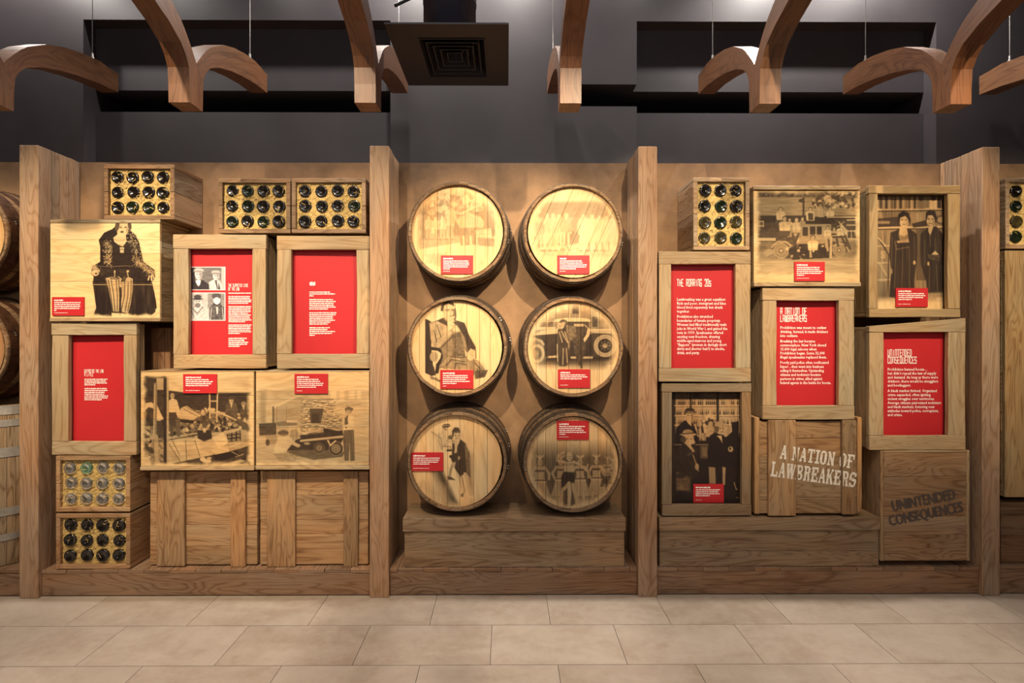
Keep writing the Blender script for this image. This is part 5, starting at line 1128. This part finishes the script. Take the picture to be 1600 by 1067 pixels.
def stencil(parent, lines, Y, levels, seed):
    """lines: (text, (x,y) of base start, (x,y) of base end, cap height px). Cells of paint lie on whichever board is in front there."""
    R = random.Random(seed); V, Fc = [], []
    wear = np.random.default_rng(seed).random((40, 120))
    for txt, (ax, ay), (bx, by), hgt in lines:
        L = math.hypot(bx - ax, by - ay); ex, ey = (bx - ax) / L, (by - ay) / L; nx, ny = ey, -ex; tot = sum({' ': .55, 'I': .62, 'W': 1.25}.get(c, 1) for c in txt); adv = L / tot; s = .62; x = 0
        for ch in txt:
            w = adv * {' ': .55, 'I': .62, 'W': 1.25}.get(ch, 1)
            if ch != ' ':
                nu, nv = int(w * .92 / s), int(hgt / s)
                for i in range(nu):
                    for j in range(nv):
                        if not slab_letter(ch, (i + .5) / nu, (j + .5) / nv): continue
                        px, py = ax + ex * (x + i * s) + nx * j * s, ay + ey * (x + i * s) + ny * j * s
                        if wear[int(py * 1.3) % 40, int(px * .9) % 120] < .035 and R.random() < .8: continue
                        Yc = levels(px)
                        if Yc is None: continue
                        q = []
                        for di, dj in ((0, 0), (1, 0), (1, 1), (0, 1)):
                            X, Z = at(px + ex * s * di + nx * s * dj, py + ey * s * di + ny * s * dj, Yc); q.append((X, Yc, Z))
                        b = len(V); V += q; Fc.append((b, b + 1, b + 2, b + 3))
            x += w
    return mesh('stencilled_lettering', V, Fc, M_CREAM, parent)
def lev(px):
    if 1201.5 < px < 1243 or 1317 < px < 1336.5: return 3.075 - .0195
    if 1243 <= px < 1246 or 1314 < px <= 1317: return None
    return 3.075 - .0008
stencil(r, [('A NATION OF', (1218, 716.5), (1334.5, 732.5), 22), ('LAWBREAKERS', (1203.5, 744), (1337.5, 762), 24)], 3.06, lev, 5)

r = plank_crate(1381, 709, 1511, 879, 3.066, E, (838.5, 809.5, 776, 746.5), (), 'plank crate with dark slanting stencilled writing, by the last post', 'stencilled crates', (.29, .18, .10))
for x0, x1, nm in ((1376, 1381, 'left_edge_board'), (1511, 1515.5, 'right_edge_board')):
    beam(nm, r, at(x0, 800, 3.062)[0], at(x1, 800, 3.062)[0] - .0005, 3.062, E - .02, at(0, 879.5, 3.066)[1], at(0, 705, 3.066)[1], 'z', W, jit((.36, .24, .13)))
beam('top_edge_board', r, at(1381.5, 800, 3.062)[0], at(1510.5, 800, 3.062)[0], 3.064, E - .03, at(0, 708.5, 3.066)[1], at(0, 705, 3.066)[1], 'x', W, jit((.36, .24, .13)), .001)
text(r, 'UNINTENDED', 1392, 782, 23.5, 101, 3.0648, M_STENCIL, 0, math.radians(10.7), .003)
text(r, 'CONSEQUENCES', 1387.3, 805.3, 23.5, 118, 3.0646, M_STENCIL, 0, math.radians(11), .003)

# ================= cut-off bays at the picture's edges =================
LB = 'barrels stacked beside the first post'
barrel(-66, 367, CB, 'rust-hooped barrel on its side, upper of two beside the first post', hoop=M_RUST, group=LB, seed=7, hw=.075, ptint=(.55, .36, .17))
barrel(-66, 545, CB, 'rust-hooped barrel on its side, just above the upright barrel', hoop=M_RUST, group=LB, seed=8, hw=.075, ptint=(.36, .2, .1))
def upright(px, label):
    Yb = 3.29; X = at(px, 700, 3.0)[0]; z0, z1 = at(0, 881, 3.0)[1], at(0, 637, 3.0)[1]; H = z1 - z0
    z0 = .172; r = thing('barrel', label, 'barrel', (X, Yb, z0), LB); ns = 24; H = z1 - z0
    def rad(f): return .255 + .05 * math.sin(f * math.pi)
    fs = [i / 12 for i in range(13)]
    for s in range(ns):
        lo, hi = math.pi + math.pi * s / ns + .003, math.pi + math.pi * (s + 1) / ns - .003; V, Fc, UV = [], [], []
        for f in fs:
            ro = rad(f); zz = z0 + f * H
            for a, q in ((lo, ro), ((lo + hi) / 2, ro * 1.001), (hi, ro), (hi, ro - .02), (lo, ro - .02)): V.append((X + math.cos(a) * q, Yb + math.sin(a) * q, zz))
        for i in range(12):
            for k in range(5):
                Fc.append((i * 5 + k, i * 5 + (k + 1) % 5, i * 5 + 5 + (k + 1) % 5, i * 5 + 5 + k)); UV += [(fs[i] * H, k * .02), (fs[i] * H, k * .02 + .02), (fs[i + 1] * H, k * .02 + .02), (fs[i + 1] * H, k * .02)]
        for f in ((4, 3, 2, 1, 0), (60, 61, 62, 63, 64)): Fc.append(f); UV += [(V[i][0], V[i][1]) for i in f]
        mesh('stave', V, Fc, WR, r, jit((.30, .215, .13), .1), UV)
    for ya, yb in ((637.5, 652), (660, 671), (704, 719), (800, 813), (843, 854)):
        f0, f1 = (at(0, yb, 3.0)[1] - z0) / H, (at(0, ya, 3.0)[1] - z0) / H; V, Fc = [], []; n = 36
        for f, e in ((f0, 0), (f0, .003), (f1, .003), (f1, 0)):
            for i in range(n + 1): a = math.pi + math.pi * i / n; q = rad(f) + .001 + e; V.append((X + math.cos(a) * q, Yb + math.sin(a) * q, z0 + f * H))
        for k in range(3):
            for i in range(n): Fc.append((k * (n + 1) + i, k * (n + 1) + i + 1, (k + 1) * (n + 1) + i + 1, (k + 1) * (n + 1) + i))
        mesh('hoop', V, Fc, M_GALV, r)
    V = [(X + math.cos(math.pi + math.pi * i / 24) * .23, Yb + math.sin(math.pi + math.pi * i / 24) * .23, z1 - .03) for i in range(25)]
    mesh('head', V, [tuple(range(25))], W, r, T_STAVE, [(v[0], v[1]) for v in V])
upright(-66, 'upright barrel with pale flat hoops on the platform beside the first post')
bottle_crate(1571.5, 278, 1662, 388.5, 3.058, E, 3, 4, 'KKKGGKOGKGKK', 'upright bottle crate cut off by the picture edge, past the last post', 'crate past the last post', Gb[6], (.33, .24, .155), bx=2, seed=7)
plank_crate(1570.5, 391.5, 1690, 777, 3.062, E, (1640,), (), 'tall pale plank crate under the cut-off bottle crate', None, (.36, .25, .125), vertical=True)
plinth(1563.5, 1700, 785, 806, 1564, 1698, 880, 3.075, ZD3 + .013, 'dark plinth under the tall pale crate, past the last post', (840,), (.17, .10, .055))

# ================= overhead: bent ribs on cables, and the air diffuser =================
RI = [(.0525, 2.739), (.0545, 2.83), (.060, 2.909), (.082, 2.955), (.12, 2.998), (.206, 3.046), (.32, 3.088), (.4425, 3.121), (.597, 3.152), (.748, 3.167)]
RO = [(.0005, 2.960), (.0285, 3.000), (.060, 3.040), (.092, 3.078), (.128, 3.113), (.24, 3.19), (.35, 3.236), (.479, 3.272), (.597, 3.292), (.748, 3.286)]
def rib(px, side, label):
    xe = at(px, 146, 3.291)[0]; w = .105; X0, X1 = (xe - w, xe) if side < 0 else (xe, xe + w); Yc = 2.543
    r = thing('hanging_rib', label, 'rib', ((X0 + X1) / 2, Yc, 2.739), 'bent wooden ribs hanging from the ceiling')
    for sg in (1, -1):
        ins, out = [(.0005, 2.739)] + RI, [(.0005, 2.74)] + RO
        V, Fc, UV = [], [], []; n = len(RI); ex = [(.0005, 2.739)] + [None] * 0
        I = RI; O = RO; s = 0; Ls = [0]
        for i in range(1, n): Ls.append(Ls[-1] + math.hypot(I[i][0] - I[i-1][0], I[i][1] - I[i-1][1]))
        for i in range(n):
            for x in (X0, X1): V.append((x, Yc + sg * I[i][0], I[i][1]))
            for x in (X1, X0): V.append((x, Yc + sg * O[i][0], O[i][1]))
        # foot block: the inner strip down to the foot, along the centre joint
        b0 = len(V); V += [(X0, Yc + sg * .0005, 2.739), (X1, Yc + sg * .0005, 2.739)]
        def q(f, uv): Fc.append(f if sg > 0 else tuple(reversed(f))); UV.extend(uv if sg > 0 else list(reversed(uv)))
        for i in range(n - 1):
            a, c = i * 4, i * 4 + 4; u0, u1 = Ls[i] + rnd_u, Ls[i + 1] + rnd_u
            q((a, c, c + 1, a + 1), [(u0, 0), (u1, 0), (u1, w), (u0, w)]); q((a + 1, c + 1, c + 2, a + 2), [(u0, .2), (u1, .2), (u1, .33), (u0, .33)])
            q((a + 2, c + 2, c + 3, a + 3), [(u0, .4), (u1, .4), (u1, .4 + w), (u0, .4 + w)]); q((a + 3, c + 3, c, a), [(u0, .6), (u1, .6), (u1, .73), (u0, .73)])
        q((b0, b0 + 1, 1, 0)[::-1], [(0, 0), (0, w), (.05, w), (.05, 0)]); q((b0 + 1, 2, 1), [(0, .2), (.2, .2), (.1, .25)]); q((b0, 0, 3), [(0, .6), (.1, .65), (.2, .6)]); q((b0, 3, 2, b0 + 1), [(0, 0), (.2, 0), (.2, .1), (0, .1)])
        e = (n - 1) * 4; q((e, e + 3, e + 2, e + 1), [(0, 0), (.1, 0), (.1, w), (0, w)])
        o = mesh('curved_arm', V, Fc, WRIB, r, jit(T_RIB, .06), UV)
    Y0 = 3.11; V, Fc = [], []; cx = xe + side * .02
    tube(V, Fc, (cx, Y0, 3.318), (cx, Y0, 4.6), .0022, 6); cb = mesh('suspension_cable', V, Fc, M_STEEL, r)
    V, Fc = [], []; tube(V, Fc, (cx, Y0, 3.28), (cx, Y0, 3.322), .006, 8); tube(V, Fc, (cx, Y0, 3.285), (cx, Y0, 3.296), .011, 8); mesh('cable_fitting', V, Fc, M_TIN, r)
    V, Fc = [], []; tube(V, Fc, (cx, Yc - .56, 3.30), (cx, Yc - .56, 4.6), .0022, 6); mesh('suspension_cable', V, Fc, M_STEEL, r)
    return r
rnd_u = 3.0
for px, sd, lb in ((185, -1, 'bent wooden rib hanging above the first post, nearest the left picture edge'), (417.5, -1, 'bent wooden rib hanging above the crates over the mugshot panel'), (637, -1, 'bent wooden rib hanging beside the dark air diffuser'),
                   (855, 1, 'bent wooden rib hanging above the barrels, seen nearly end-on'), (1091, 1, 'bent wooden rib hanging above the upright bottle crate'), (1317, 1, 'bent wooden rib hanging above the two women picture'), (1530, 1, 'bent wooden rib cut off by the right picture edge')):
    rnd_u = rnd.uniform(0, 30); rib(px, sd, lb)

zp = CAM_H + (CY - 134) * 2.9 / F; yn = (zp - CAM_H) * F / (CY - 38); x0, x1 = at(600, 38, yn)[0], at(795, 38, yn)[0]; y0, y1 = yn, 2.9
r = thing('air_diffuser', 'dark square air diffuser hanging from a round duct', 'vent', ((x0 + x1) / 2, (y0 + y1) / 2, zp))
ix0, ix1 = x0 + .135, x1 - .115; iy0, iy1 = y0 + .11, y1 - .095
mx0, my0 = (ix0 + ix1) / 2, (iy0 + iy1) / 2
V, Fc = boxes([(x0, x1, y0, iy0, zp, zp + .008), (x0, x1, iy1, y1, zp, zp + .008), (x0, ix0, iy0, iy1, zp, zp + .008), (ix1, x1, iy0, iy1, zp, zp + .008), (mx0 - .2, mx0 + .2, my0 - .2, my0 + .2, zp + .055, zp + .062)]); mesh('face_plate', V, Fc, M_PLATE, r)
mx, my, hx, hy = (ix0 + ix1) / 2, (iy0 + iy1) / 2, (ix1 - ix0) / 2, (iy1 - iy0) / 2
for k in range(5):                      # nested sloping louvres
    f0, f1 = 1 - k * .19, 1 - k * .19 - .15; za, zc = zp - .004 + k * .003, zp + .05 + k * .003; V, Fc = [], []
    for f, z in ((f0, za), (f0 - .03, za), (f1 - .03, zc), (f1, zc)):
        for sx, sy in ((-1, -1), (1, -1), (1, 1), (-1, 1)): V.append((mx + sx * hx * max(f, .02), my + sy * hy * max(f, .02), z))
    for a in range(4):
        for i in range(4): Fc.append((a * 4 + i, a * 4 + (i + 1) % 4, ((a + 1) % 4) * 4 + (i + 1) % 4, ((a + 1) % 4) * 4 + i))
    mesh('louvre_ring', V, Fc, M_PLATE, r)
dx, dy = at(704.5, 30, 2.75)[0], 2.70; V, Fc = [], []; tube(V, Fc, (dx, dy, zp + .064), (dx, dy, 4.59), .14, 40)
o = mesh('round_duct', V, Fc, M_DUCT, r); o.data.polygons.foreach_set('use_smooth', [len(p.vertices) == 4 for p in o.data.polygons])
for z in (zp + .33, zp + .36, zp + .62):
    V, Fc = [], []; tube(V, Fc, (dx, dy, z), (dx, dy, z + .012), .143, 40); mesh('duct_band', V, Fc, M_DUCT, r)
V, Fc = [], []; tube(V, Fc, (x0 + .03, y0 + .1, zp + .15), (dx - .08, dy - .1, zp + .36), .008, 8); mesh('brace_rod', V, Fc, M_BLACK, r)
